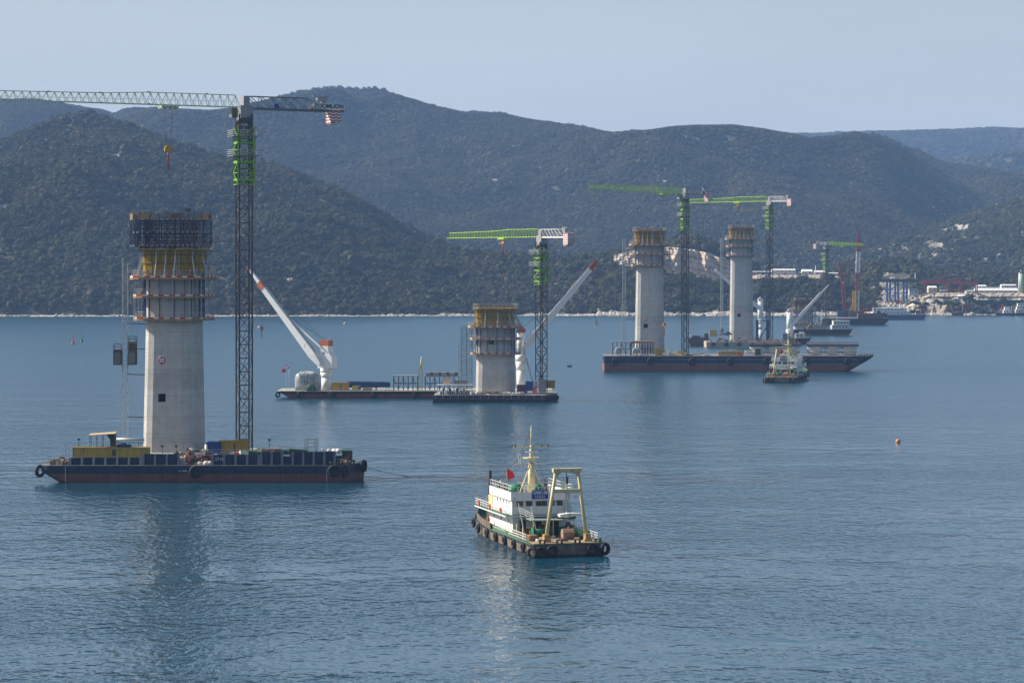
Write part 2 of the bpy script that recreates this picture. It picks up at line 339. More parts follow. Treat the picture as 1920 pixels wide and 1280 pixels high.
NEAR = [(-420,390),(-200,325),(-60,288),(0,264),(67,240),(110,224),(143,216),(167,216),(200,225),(233,235),(283,252),(333,272),(383,288),(433,298),(483,305),(517,311),(550,325),(600,347),(640,363),(700,393),(760,424),(820,446),(890,467),(940,475),(990,480),(1060,485),(1120,483),(1170,472),(1230,462),(1262,452),(1282,446),(1300,447),(1330,459),(1352,469),(1385,486),(1410,500),(1440,505),(1470,508),(1560,508),(1600,502),(1650,494),(1700,497),(1750,508),(1800,515),(1870,518),(1920,516),(2100,500),(2340,480)]
NEAR_D = [(-420,3000),(500,3000),(700,2800),(900,2680),(1200,2600),(2340,2600)]
SHORE = [(-420,2240),(300,2240),(600,2250),(1000,2270),(1500,2270),(1700,2290),(2340,2290)]
FAR = [(-420,215),(-150,180),(0,189),(50,186),(67,187),(100,192),(183,199),(217,207),(253,203),(287,204),(333,207),(393,210),(433,206),(473,196),(533,183),(587,172),(633,168),(685,171),(720,175),(763,186),(823,204),(867,214),(940,215),(1007,228),(1073,238),(1147,251),(1207,248),(1267,240),(1300,238),(1373,237),(1420,243),(1467,251),(1520,261),(1563,258),(1607,251),(1640,256),(1663,266),(1713,284),(1780,306),(1847,316),(1920,329),(2100,360),(2340,385)]
CUT_T = [(1150,478),(1190,470),(1225,464),(1255,463),(1300,468),(1330,476),(1360,490),(1385,500),(1420,512)]
CUT_B = [(1150,482),(1190,478),(1225,478),(1255,494),(1290,497),(1310,500),(1330,506),(1360,514),(1385,522),(1420,524)]
hill('near_hill', NEAR, NEAR_D, SHORE, -1, (240, 26), 110, .055, 1.6, 3.9, carve=(2436, CUT_B), tall=.0030, base_r=.13, shelf=[(1385,1592,2366,523),(1715,2000,2314,557)],
     rocks=[(85,262,14,4,.5),(180,285,12,4,.6),(215,290,10,3,.6),(20,388,34,7,.75),(18,297,8,3,.5),(1740,572,48,20,1.5),(1680,560,34,36,1.6),(1225,482,40,4,.9),(1850,562,75,18,1.1),(1500,514,60,4,.8)], power=.75, step=6,
     label='dark green scrub covering the near hill along the shore', clear=[(1646,1712,512,600),(1405,1565,500,517),(1800,1925,536,552)])
hill('far_ridge', FAR, [(-420,5400),(800,5300),(1200,5000),(1640,4700),(2340,4700)], [(-420,3500),(2340,3300)], 20, (520, 75), 110, .034, 2.8, 5.3,
     rocks=[(925,340,30,16,.42),(885,305,18,10,.35),(945,360,14,9,.5),(1625,262,40,10,.75),(1660,285,12,8,.5),(1170,402,22,5,.7),(1145,408,8,5,.7),(1290,262,14,12,.4),(1400,402,14,4,.65),(1430,416,8,5,.7),(1230,340,18,5,.45),(1440,325,16,5,.35),(1825,327,6,3,.7)],
     label='dark green scrub covering the long far ridge', power=.85, base_r=.17)
hill('rocky_spur', [(1380,520),(1500,505),(1560,490),(1640,466),(1720,432),(1800,405),(1860,391),(1920,372),(2000,345),(2340,290)], [(1380,3500),(2340,3700)], [(1380,2900),(2340,2800)], 10, (300, 26), 60, .022, 2.8, 5.2,
     rocks=[(1720,415,40,14,.85),(1700,440,44,18,.85),(1790,425,36,12,.8),(1650,470,34,16,.8),(1745,462,44,12,.75),(1890,380,24,14,.7),(1760,485,36,10,.65),(1700,395,16,10,.9),(1810,448,26,10,.65)], px0=1380, step=7,
     label='sparse scrub on the rocky spur at right', base_r=.24)
hill('distant_ridge', [(1000,300),(1380,262),(1480,253),(1550,251),(1600,250),(1660,248),(1720,247),(1800,244),(1860,241),(1920,244),(2100,240),(2340,250)], [(1000,7600),(2340,7600)], [(1000,6000),(2340,6000)], 30, (700, 60), 50, .006, 6, 11, px0=1300, step=8, label='hazy scrub on the farthest ridge at right')
hill('distant_foothill', [(1600,335),(1720,310),(1790,300),(1840,293),(1900,284),(1960,283),(2100,272),(2340,262)], [(1600,6300),(2340,6300)], [(1600,5200),(2340,5200)], 30, (500, 40), 40, .007, 5, 9, px0=1600, step=8, label='hazy scrub on the foothill below the farthest ridge')

# rocky shoreline: broken limestone ledge at the water's edge
def shoreline():
    vs = []; n = 900; dn = []
    for i in range(n):
        px = -420+i*(2760/(n-1)); D = interp(SHORE, px)-6+8*noise.noise(Vector((px/70, 1, 0))); k = 1+1.1*noise.noise(Vector((px/55, 5, 0)))+.7*noise.noise(Vector((px/9, 8, 0)))
        if 640 < px < 700 or 230 < px < 300 or 505 < px < 560: k *= .45
        if px > 1120: k = k*1.15+.6
        hgt = max(.3, (1.1 if px < 1120 else 1.7)*k)
        for (dd, hh) in ((-4,-1.5),(-1.5,hgt*.35),(3,hgt*.7),(9,hgt),(22,hgt+1.5)):
            j = noise.noise(Vector((px/3.1, dd, 2))); vs.append((W(px, D), D+dd+j*2, hh+j*.7*hgt*.4)); dn.append(max(0, min(1, k*.9)))
    mb = MB(); mb.add(vs, [(i*5+j, (i+1)*5+j, (i+1)*5+j+1, i*5+j+1) for i in range(n-1) for j in range(4)]); o = mb.build('rocky_shore', ROCK); struct(o)
    a = o.data.attributes.new('cover', 'FLOAT', 'POINT'); a.data.foreach_set('value', dn)
    s = bpy.data.objects.new('shore_rocks', o.data); COL.objects.link(s); s['kind'] = 'stuff'; tag(s, "pale broken rocks along the water's edge", 'rock'); scatter(s, ROCKS, 'cover', .08, .35, 1.35, 5)
shoreline()

# pale rock cutting above the shore, behind the two tall piers
def cutting():
    top, bot = CUT_T, CUT_B
    nx, nz_ = 120, 22; vs = []
    for i in range(nx+1):
        px = 1150+270*i/nx; yt = interp(top, px)+2*noise.noise(Vector((px/9,0,0))); yb = interp(bot, px)+16+2.5*noise.noise(Vector((px/11,4,0)))
        for j in range(nz_+1):
            t = j/nz_; D = 2418+10*t; z = Z(yb+(yt-yb)*t, D)
            q = 7*noise.noise(Vector((px/14, z/16, 1)))+3.5*noise.noise(Vector((px/4.5, z/5, 6)))+(1.5 if (j % 5) == 0 else 0)
            vs.append((W(px, D), D+q, z))
    m = nz_+1; mb = MB(); mb.add(vs, [(i*m+j, (i+1)*m+j, (i+1)*m+j+1, i*m+j+1) for i in range(nx) for j in range(nz_)])
    o = mb.build('rock_cutting', mat('fresh_cut_rock', (.47,.385,.30), .9, var=.3, scale=.12, bump=.7, bscale=.6, dirt=(.33,.20,.12), dirtamt=.22)); struct(o)
cutting()

# air: one closed box of even haze round everything
zmax = 445
mb = MB(); mb.box(-4800, 4800, -600, 9600, -4, zmax); hz = mb.build('haze', None) if False else None
me = bpy.data.meshes.new('haze'); me.from_pydata(mb.v, [], mb.f); hm = bpy.data.materials.new('haze_air'); hm.use_nodes = True; hn = hm.node_tree
hn.nodes.remove(hn.nodes['Principled BSDF']); pv = hn.nodes.new('ShaderNodeVolumePrincipled'); pv.inputs['Color'].default_value = (.34,.57,1,1); pv.inputs['Density'].default_value = .72e-4; pv.inputs['Anisotropy'].default_value = 0.0
hn.links.new(pv.outputs[0], hn.nodes['Material Output'].inputs['Volume']); me.materials.append(hm)
hz = bpy.data.objects.new('haze', me); COL.objects.link(hz); hz['kind'] = 'stuff'; tag(hz, 'thin bluish haze hanging over the bay', 'haze')
# ------------------------------------------------------------------ materials shared by the works
CONC = mat('pier_concrete', (.45,.43,.395), .85, var=.14, scale=.5, streak=.09, bump=.15, bscale=3)
def joint_lines(m, dx, dz, amt=.16, off=.3):
    n = m.node_tree.nodes; l = m.node_tree.links; b = n['Principled BSDF']; src = b.inputs['Base Color'].links[0].from_socket
    t = n.new('ShaderNodeTexCoord'); s = n.new('ShaderNodeSeparateXYZ'); l.new(t.outputs['Object'], s.inputs[0]); fac = None
    for ax, per, wdt, a in ((2, dz, .05, amt), (2, dz*4, .09, amt*1.7), (0, dx, .035, amt*.8)):
        d = n.new('ShaderNodeMath'); d.operation = 'MULTIPLY_ADD'; d.inputs[1].default_value = 1/per; d.inputs[2].default_value = off; l.new(s.outputs[ax], d.inputs[0])
        f = n.new('ShaderNodeMath'); f.operation = 'FRACT'; l.new(d.outputs[0], f.inputs[0]); g = n.new('ShaderNodeMath'); g.operation = 'LESS_THAN'; g.inputs[1].default_value = wdt/per*1.4; l.new(f.outputs[0], g.inputs[0])
        w = n.new('ShaderNodeMath'); w.operation = 'MULTIPLY'; w.inputs[1].default_value = a; l.new(g.outputs[0], w.inputs[0])
        if fac is None: fac = w.outputs[0]
        else: q = n.new('ShaderNodeMath'); q.operation = 'MAXIMUM'; l.new(fac, q.inputs[0]); l.new(w.outputs[0], q.inputs[1]); fac = q.outputs[0]
    # every pour a slightly different grey, and damp stains
    fl = n.new('ShaderNodeMath'); fl.operation = 'MULTIPLY'; fl.inputs[1].default_value = 1/(dz*4); l.new(s.outputs[2], fl.inputs[0]); f2 = n.new('ShaderNodeMath'); f2.operation = 'FLOOR'; l.new(fl.outputs[0], f2.inputs[0])
    wn_ = n.new('ShaderNodeTexWhiteNoise'); wn_.noise_dimensions = '1D'; l.new(f2.outputs[0], wn_.inputs['W']); mr = n.new('ShaderNodeMapRange'); mr.inputs[3].default_value = .9; mr.inputs[4].default_value = 1.06; l.new(wn_.outputs['Value'], mr.inputs[0])
    m1 = n.new('ShaderNodeMix'); m1.data_type = 'RGBA'; m1.blend_type = 'MULTIPLY'; m1.inputs[0].default_value = 1; l.new(src, m1.inputs[6]); l.new(mr.outputs[0], m1.inputs[7])
    m2 = n.new('ShaderNodeMix'); m2.data_type = 'RGBA'; m2.inputs[7].default_value = (.1,.1,.1,1); l.new(fac, m2.inputs[0]); l.new(m1.outputs[2], m2.inputs[6]); l.new(m2.outputs[2], b.inputs['Base Color'])
joint_lines(CONC, 2.35, 1.1, .15)
def weed_line(m, z0=.25, amp=.55, col=(.05,.05,.035)):
    """uneven stain and growth just above the water"""
    n = m.node_tree.nodes; l = m.node_tree.links; b = n['Principled BSDF']; src = b.inputs['Base Color'].links[0].from_socket
    t = n.new('ShaderNodeTexCoord'); s = n.new('ShaderNodeSeparateXYZ'); l.new(t.outputs['Object'], s.inputs[0]); nz = n.new('ShaderNodeTexNoise'); nz.inputs['Scale'].default_value = .45; nz.inputs['Detail'].default_value = 7; nz.inputs['Roughness'].default_value = .7; l.new(t.outputs['Object'], nz.inputs['Vector'])
    a = n.new('ShaderNodeMath'); a.operation = 'MULTIPLY_ADD'; a.inputs[1].default_value = -amp*2.4; a.inputs[2].default_value = amp*1.2-z0; l.new(nz.outputs['Fac'], a.inputs[0]); d = n.new('ShaderNodeMath'); d.operation = 'ADD'; l.new(s.outputs[2], d.inputs[0]); l.new(a.outputs[0], d.inputs[1])
    mr = n.new('ShaderNodeMapRange'); mr.inputs[1].default_value = -.12; mr.inputs[2].default_value = .25; mr.inputs[3].default_value = .85; mr.inputs[4].default_value = 0; l.new(d.outputs[0], mr.inputs[0])
    m2 = n.new('ShaderNodeMix'); m2.data_type = 'RGBA'; m2.inputs[7].default_value = (*col,1); l.new(mr.outputs[0], m2.inputs[0]); l.new(src, m2.inputs[6]); l.new(m2.outputs[2], b.inputs['Base Color'])
CONC_D = mat('cap_concrete', (.32,.31,.29), .9, var=.25, scale=.6, streak=.2)
GALV = mat('galvanised_tube', (.47,.48,.47), .55, .2, var=.2)
DARKST = mat('dark_mast_steel', (.075,.068,.062), .6, .2, var=.35, scale=2, dirt=(.14,.075,.045), dirtamt=.35)
NAVY = mat('navy_steel', (.016,.024,.06), .55, .1, var=.3)
BLUEST = mat('blue_steel', (.022,.06,.16), .5, .1, var=.25, dirt=(.09,.07,.05), dirtamt=.2)
LIME = mat('lime_green_paint', (.33,.50,.03), .45, var=.15, scale=1)
FGREEN = mat('frame_green_paint', (.17,.33,.04), .5, var=.25)
LIGHTG = mat('pale_green_paint', (.30,.42,.18), .5, var=.15)
GREYP = mat('grey_paint', (.26,.26,.26), .5, var=.15)
WHITE = mat('white_paint', (.76,.75,.72), .4, var=.07, scale=.8, dirt=(.45,.36,.27), dirtamt=.06)
BOATW = mat('boat_white_paint', (.74,.73,.70), .45, var=.1, scale=.8, streak=.1, dirt=(.40,.26,.16), dirtamt=.16)
WHITE_OLD = mat('worn_white_paint', (.62,.60,.55), .5, var=.12, scale=1, dirt=(.30,.2,.13), dirtamt=.2)
YFORM = mat('yellow_formwork_timber', (.44,.28,.02), .6, var=.35, scale=1.2, dirt=(.13,.09,.035), dirtamt=.5)
YCONT = mat('yellow_container_paint', (.42,.29,.05), .55, var=.15, scale=.6, streak=.15, dirt=(.2,.12,.05), dirtamt=.2)
OCHRE = mat('ochre_container_paint', (.44,.25,.02), .5, var=.12, scale=.6, dirt=(.2,.12,.05), dirtamt=.15)
BLUEC = mat('blue_container_paint', (.02,.06,.24), .5, var=.15, scale=.6)
ORNG = mat('orange_red_paint', (.46,.09,.03), .5, var=.15)
REDP = mat('red_paint', (.42,.03,.03), .5, var=.15)
TIMB = mat('weathered_timber', (.30,.19,.10), .8, var=.3, scale=2)
ORTIMB = mat('orange_timber_beam', (.34,.19,.065), .7, var=.3, scale=2)
RUST = mat('rusty_rebar', (.16,.07,.035), .9, var=.4, scale=3)
BLACK = mat('black_rubber', (.012,.012,.013), .75, var=.3, scale=3)
ROPE = mat('wire_rope', (.03,.03,.032), .6)
GLASS = mat('dark_window_glass', (.012,.016,.02), .08, var=.1, spec=.6)
CLOTH = mat('cream_tarpaulin', (.58,.54,.44), .85, var=.2, scale=2, bump=.4)
GREENT = mat('dark_green_tarpaulin', (.03,.075,.035), .8, var=.3, scale=1.5, bump=.3)
BLUET = mat('blue_tarpaulin', (.02,.06,.13), .7, var=.3, scale=1.5, bump=.3)
BROWN = mat('brown_netting', (.15,.09,.065), .9, var=.35, scale=2.5)
def stripe_mat():
    m = bpy.data.materials.new('red_white_chevrons'); m.use_nodes = True; n = m.node_tree.nodes; l = m.node_tree.links; b = n['Principled BSDF']; b.inputs['Roughness'].default_value = .6
    t = n.new('ShaderNodeTexCoord'); s = n.new('ShaderNodeSeparateXYZ'); l.new(t.outputs['Object'], s.inputs[0])
    pp = n.new('ShaderNodeMath'); pp.operation = 'PINGPONG'; pp.inputs[1].default_value = .7; l.new(s.outputs[0], pp.inputs[0])
    ad = n.new('ShaderNodeMath'); ad.operation = 'MULTIPLY_ADD'; ad.inputs[1].default_value = .5; l.new(pp.outputs[0], ad.inputs[0]); l.new(s.outputs[2], ad.inputs[2])
    md = n.new('ShaderNodeMath'); md.operation = 'FLOORED_MODULO'; md.inputs[1].default_value = .62; l.new(ad.outputs[0], md.inputs[0])
    gt = n.new('ShaderNodeMath'); gt.operation = 'GREATER_THAN'; gt.inputs[1].default_value = .31; l.new(md.outputs[0], gt.inputs[0])
    mx = n.new('ShaderNodeMix'); mx.data_type = 'RGBA'; mx.inputs[6].default_value = (.30,.02,.03,1); mx.inputs[7].default_value = (.68,.66,.64,1); l.new(gt.outputs[0], mx.inputs[0]); l.new(mx.outputs[2], b.inputs['Base Color'])
    return m
CHEV = stripe_mat()

AX = R(-12.4)                                      # bridge axis, clockwise from the view direction
def ringpts(a, b, r, n=3, z=0, xs=()):
    """rounded-corner rectangle, counter-clockwise from the front-left; xs = extra points on the front side"""
    p = [(-a/2+r, -b/2)]+[(x, -b/2) for x in xs]+[(a/2-r, -b/2)]
    for (cx, cy, t0) in ((a/2-r,-b/2+r,-90),(a/2-r,b/2-r,0),(-a/2+r,b/2-r,90),(-a/2+r,-b/2+r,180)):
        for i in range(1, n+1):
            t = R(t0+90*i/n); p.append((cx+r*math.cos(t), cy+r*math.sin(t)))
        if t0 < 180:
            t = R(t0+90); 
            nxt = {-90:(a/2, b/2-r), 0:(-a/2+r, b/2), 90:(-a/2, -b/2+r)}[t0]; p.append(nxt)
    return [(x, y, z) for x, y in p[:-1]]

def pier(px, D, zb, ztop, zform, label, num=None, xw=-1.3, zw=16, zd=23.6, win=True):
    P = thing('bridge_pier', label, 'pier', (W(px, D), D, 0), AX, 'concrete bridge piers')
    zs = [zb]; z = zb
    while z+4.4 < ztop: z += 4.4; zs += [z-.06, z, z+.06]
    zs.append(ztop); w0, w1 = zw-.85, zw+.85
    zs = [q for q in zs if not (w0-.15 < q < w1+.15)]+([w0, w1] if win else []); zs.sort()
    def dims(z):
        t = min(1, max(0, z/zform)); g = .05 if any(abs(z-(zb+4.4*k)) < .01 for k in range(1, 20)) else 0
        return 12.1-1.1*t-g*2, 9.6-1.0*t-g*2
    rings = []
    for z in zs:
        a, b = dims(z); rings.append(ringpts(a, b, 2.7, 3, z, (xw-.85, xw+.85)))
    n = len(rings[0]); mb = MB(); mb.v = [p for r in rings for p in r]
    for j in range(len(rings)-1):
        for i in range(n):
            if win and i == 1 and abs(zs[j]-w0) < .01: 
                q = [rings[j][1], rings[j][2], rings[j+1][2], rings[j+1][1]]; k = len(mb.v); mb.v += [(x, y+.6, zz) for x, y, zz in q]; c = [j*n+1, j*n+2, (j+1)*n+2, (j+1)*n+1]
                for e in range(4): mb.f.append((c[e], c[(e+1)%4], k+(e+1)%4, k+e)); mb.sm.append(False)
                hole = q; continue
            mb.f.append((j*n+i, j*n+(i+1)%n, (j+1)*n+(i+1)%n, (j+1)*n+i)); mb.sm.append(False)
    mb.f.append(tuple((len(rings)-1)*n+i for i in range(n))); mb.sm.append(False)
    sh = mb.build('shaft', CONC, P)
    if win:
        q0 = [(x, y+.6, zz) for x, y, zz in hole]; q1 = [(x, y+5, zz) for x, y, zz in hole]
        MB().add(q0+q1, [(0,1,5,4),(1,2,6,5),(2,3,7,6),(3,0,4,7),(4,5,6,7)]).build('opening_interior', mat('painted_interior_shade', (.012,.011,.01), .9), sh)  # near-black colour paints in the shade of the unlit interior behind the opening
    if num:
        b = dims(zd)[1]/2; mb = MB(); mb.tube((xw, -b-.04, zd), (xw, -b+.1, zd), .92, n=28); dsk = mb.build('number_disc', mat('crimson_sign', (.36,.015,.03), .5, var=.05), P)
        mb = MB()
        mb.torus((xw, -b-.02, zd), (0,1,0), .86, .05, 28, 6); mb.build('disc_rim', WHITE, dsk)
        text(num, 1.15, WHITE, dsk, (xw, -b-.06, zd), (R(90), 0, 0), 'pier_number', .01, bold=.035)
    return P

def platform_ring(mb, a, b, ia, ib, z0, z1):
    o = ringpts(a, b, 2.8, 2); i = ringpts(ia, ib, 2.4, 2); n = len(o)
    k = len(mb.v); mb.v += [(x,y,z0) for x,y,_ in o]+[(x,y,z1) for x,y,_ in o]+[(x,y,z0) for x,y,_ in i]+[(x,y,z1) for x,y,_ in i]
    for q in range(n):
        w = (q+1) % n
        for f in ((q,w,n+w,n+q),(n+q,n+w,3*n+w,3*n+q),(2*n+w,2*n+q,3*n+q,3*n+w),(w,q,2*n+q,2*n+w)): mb.f.append(tuple(k+e for e in f)); mb.sm.append(False)
def along(a, b, r, step):
    """points and outward normals every step metres round a rounded rectangle"""
    p = [Vector((x, y, 0)) for x, y, _ in ringpts(a, b, r, 3)]; out = []
    for u, v in zip(p, p[1:]+p[:1]):
        L = (v-u).length; k = max(1, round(L/step)); d = (v-u).normalized(); nrm = Vector((d.y, -d.x, 0))
        for i in range(k): out.append((u.lerp(v, (i+.5)/k), nrm, d, L/k))
    return out

def toe(m):
    o = MB().cb((0,0,0), (1.1,.06,.3)).build('toe_board', m); COL.objects.unlink(o); return o
TOE = [toe(WHITE_OLD), toe(REDP)]
def formwork(label, loc, rebar=True, seed=1):
    """self-climbing formwork: three ring platforms, climbing rails, yellow shutter panels, props, guard rails"""
    rng = random.Random(seed)
    Fm = thing('climbing_formwork', label, 'formwork', loc, AX, 'climbing formworks on the piers')
    A, B = 11.0, 8.6
    for k, (z, off) in enumerate(((0, 1.9), (4.7, 2.0), (8.5, 2.5))):
        mb = MB(); platform_ring(mb, A+2*off, B+2*off, A+.25, B+.25, z-.12, z+.1); pl = mb.build('platform', TIMB, Fm)
        e1 = MB(); rd = MB(); wh = MB(); gr = MB()
        for i, (p, nr, d, L) in enumerate(along(A+2*off, B+2*off, 2.8, 1.15)):
            rz = math.atan2(d.y, d.x); e1.cb(p+nr*.05+Vector((0,0,z-.22)), (L*1.02, .2, .36), rz)
            (rd if i % 2 else wh).cb(p+nr*.1+Vector((0,0,z+.17)), (L*.96, .06, .3), rz)
        e1.build('edge_beam', ORTIMB, pl)
        if seed == 1:
            for i, (p, nr, d, L) in enumerate(along(A+2*off, B+2*off, 2.8, 1.15)):
                o = TOE[i % 2].copy() if TOE[i % 2].users_collection else TOE[i % 2]; COL.objects.link(o); o.parent = pl
                o.location = p+nr*.1+Vector((0,0,z+.17)); o.rotation_euler.z = math.atan2(d.y, d.x); o.scale.x = L/1.15
        else: rd.build('red_toe_boards', REDP if k != 1 else ORNG, pl, kind='stuff'); wh.build('white_toe_boards', WHITE_OLD, pl, kind='stuff')
        gr.rail([Vector((x, y, z+.1)) for x, y, _ in ringpts(A+2*off-.1, B+2*off-.1, 2.8, 2)], 1.3, 1.5, .055, 3, True); gr.build('guard_rail', GALV, pl)
    rails = along(A+.5, B+.5, 2.6, 2.6)
    rm = MB().cb((0,0,0), (.13,.26,9.6)); ro = None
    for i, (p, nr, d, L) in enumerate(rails):
        if ro is None: o = ro = rm.build('climbing_rail', BLUEST, Fm)
        else: o = ro.copy(); COL.objects.link(o)
        o.parent = Fm; o.location = (p.x+nr.x*.1, p.y+nr.y*.1, 4.3); o.rotation_euler.z = math.atan2(d.y, d.x)
    # yellow shutter panels made of upright timber beams, flaring a little towards the top
    pm = MB(); w = 1.9; pm.box(-w/2, w/2, .2, .26, 0, 5.5)
    for i in range(7): x = -w/2+.12+i*(w-.24)/6; pm.box(x-.07, x+.07, -.12, .2, 0, 5.5)
    po = None; wals = [MB(), MB(), MB()]; props = []
    for i, (p, nr, d, L) in enumerate(along(A+.75, B+.75, 2.8, 2.0)):
        if po is None: o = po = pm.build('shutter_panel', YFORM, Fm)
        else: o = po.copy(); COL.objects.link(o)
        o.parent = Fm; rz = math.atan2(d.y, d.x); o.location = (p.x, p.y, 8.7); o.rotation_euler = (R(3.5), 0, rz); o.scale.x = L/2.0*.97
        for k, zz in enumerate((9.6, 11.4, 13.2)): wals[k].cb(p+nr*(.22+(zz-8.7)*.06)+Vector((0,0,zz)), (L*1.02, .18, .16), rz)
        if i % 2 == 0 or rng.random() < .25: props.append((p+nr*1.75+Vector((0,0,8.7)), p+nr*.6+Vector((0,0,12.6))))
    for q in wals: q.build('waler', DARKST, Fm)
    for a, b in props: MB().bar(a, b, .2).bar(b, b+Vector((0,0,1.5)), .13).build('prop', GALV, Fm)
    mb = MB(); platform_ring(mb, A+2.6, B+2.6, A-1, B-1, 14.2, 14.42); lg = mb.build('top_platform', YFORM, Fm)
    e = MB()
    for i, (p, nr, d, L) in enumerate(along(A+2.5, B+2.5, 2.8, 1.0)): e.cb(p+Vector((0,0,14.05)), (.14, .9, .3), math.atan2(d.y, d.x))
    e.build('bearers', ORTIMB, lg, kind='stuff')
    MB().rail([Vector((x, y, 14.4)) for x, y, _ in ringpts(A+2.4, B+2.4, 2.8, 2)], 1.4, 1.6, .06, 3, True).build('top_guard_rail', GALV if rebar else TIMB, lg)
    # hanging scaffold tubes outside the platforms, and caged ladders between levels
    hg = MB()
    for (p, nr, d, L) in along(A+4.2, B+4.2, 2.8, 1.9):
        if p.x > 4 or p.x < -4 or rng.random() < .5: hg.bar(p+Vector((0,0,-.3)), p+Vector((0,0,10.3)), .07)
    for z in (2.4, 6.6): hg.rail([Vector((A/2+2.1, y, z)) for y in (-4, 0, 4)], .9, 2, .05, 2)
    hg.build('hangers', GALV, Fm)
    for (x, y, z0, z1) in ((-1.2,-B/2-.9,4.8,8.6),(1.0,-B/2-.9,0.1,4.7),(2.6,-B/2-1.1,8.6,14.2)):
        mb = MB()
        for sx in (-.25, .25): mb.bar((x+sx,y,z0), (x+sx,y+.5,z1+.9), .06)
        k = int((z1-z0)/.35)
        for i in range(k): t = i/k; mb.bar((x-.25,y+.5*t,z0+(z1-z0)*t), (x+.25,y+.5*t,z0+(z1-z0)*t), .04)
        mb.build('ladder', GALV, Fm)
    # loose site clutter on the platforms: boxes, boards, odd tubes
    for i in range(16 if seed == 1 else 9):
        p, nr, d, L = rng.choice(along(A+2.2, B+2.2, 2.8, 1.0)); z = rng.choice((.1, 4.8, 8.6, 8.6, 14.42)); k = rng.random()
        if k < .5: o = MB().cb((0,0,.35), (rng.uniform(.5,1.5), .5, rng.uniform(.4,.9)), rng.uniform(-.3,.3)).build('site_box', rng.choice([TIMB, GREYP, DARKST, BLUEST, RUST]), Fm)
        elif k < .8: o = MB().bar((0,0,0), (rng.uniform(-.7,.7), 0, rng.uniform(1.8,3.0)), .09).bar((.3,0,0), (.3+rng.uniform(-.5,.5), 0, 2.2), .07).build('loose_tube', rng.choice([GALV, TIMB]), Fm)
        else: o = MB().cb((0,0,.6), (rng.uniform(1.0,2.0), .06, 1.2), 0, .08).build('hanging_board', rng.choice([TIMB, BROWN, YFORM]), Fm)
        o.location = p+nr*(.4 if z < 14 else 0)+Vector((0,0,z)); o.rotation_euler.z = math.atan2(d.y, d.x)
    if rebar:
        mb = MB()
        for (p, nr, d, L) in along(A-.6, B-.6, 2.5, .42):
            q = p+Vector((0,0,8.8)); mb.bar(q, q+Vector((rng.uniform(-.1,.1), rng.uniform(-.1,.1), 7+rng.uniform(-.5,.4))), .07)
        for z in (11.5, 13, 14.6): platform_ring(mb, A-.55, B-.55, A-.7, B-.7, z, z+.06)
        mb.build('reinforcement', RUST, Fm, kind='stuff')
    return Fm

D5, D6, D7, D8, D9 = 572, 876, 1150, 1430, 1715
Z5, Z6, Z7, Z8, Z9 = 32.2, 14.9, 42.6, 47.4, 9.4
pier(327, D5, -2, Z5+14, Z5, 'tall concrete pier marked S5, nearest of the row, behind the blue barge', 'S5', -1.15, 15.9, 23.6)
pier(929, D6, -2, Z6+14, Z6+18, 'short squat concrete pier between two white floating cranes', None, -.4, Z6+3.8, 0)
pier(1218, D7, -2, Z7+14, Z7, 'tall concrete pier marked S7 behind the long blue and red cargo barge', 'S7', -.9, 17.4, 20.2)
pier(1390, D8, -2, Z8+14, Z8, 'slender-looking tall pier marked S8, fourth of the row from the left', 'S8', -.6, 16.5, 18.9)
pier(1506, D9, -2, Z9+12, Z9+18, 'low unfinished pier far off, behind a white floating crane boom', None, 0, 5, 0, False)
f0 = formwork('climbing formwork with red and white toe boards on the nearest pier S5', (W(327,D5), D5, Z5), False, 1)
formwork('yellow climbing formwork on the short pier between the white cranes', (W(929,D6), D6, Z6), True, 2)
formwork('climbing formwork with brown reinforcement on top of pier S7', (W(1218,D7), D7, Z7), True, 3)
formwork('climbing formwork on top of pier S8, fourth of the row', (W(1390,D8), D8, Z8), True, 4)
f9 = formwork('climbing formwork with a dark blue top on the farthest low pier', (W(1506,D9), D9, Z9-3.5), False, 5)

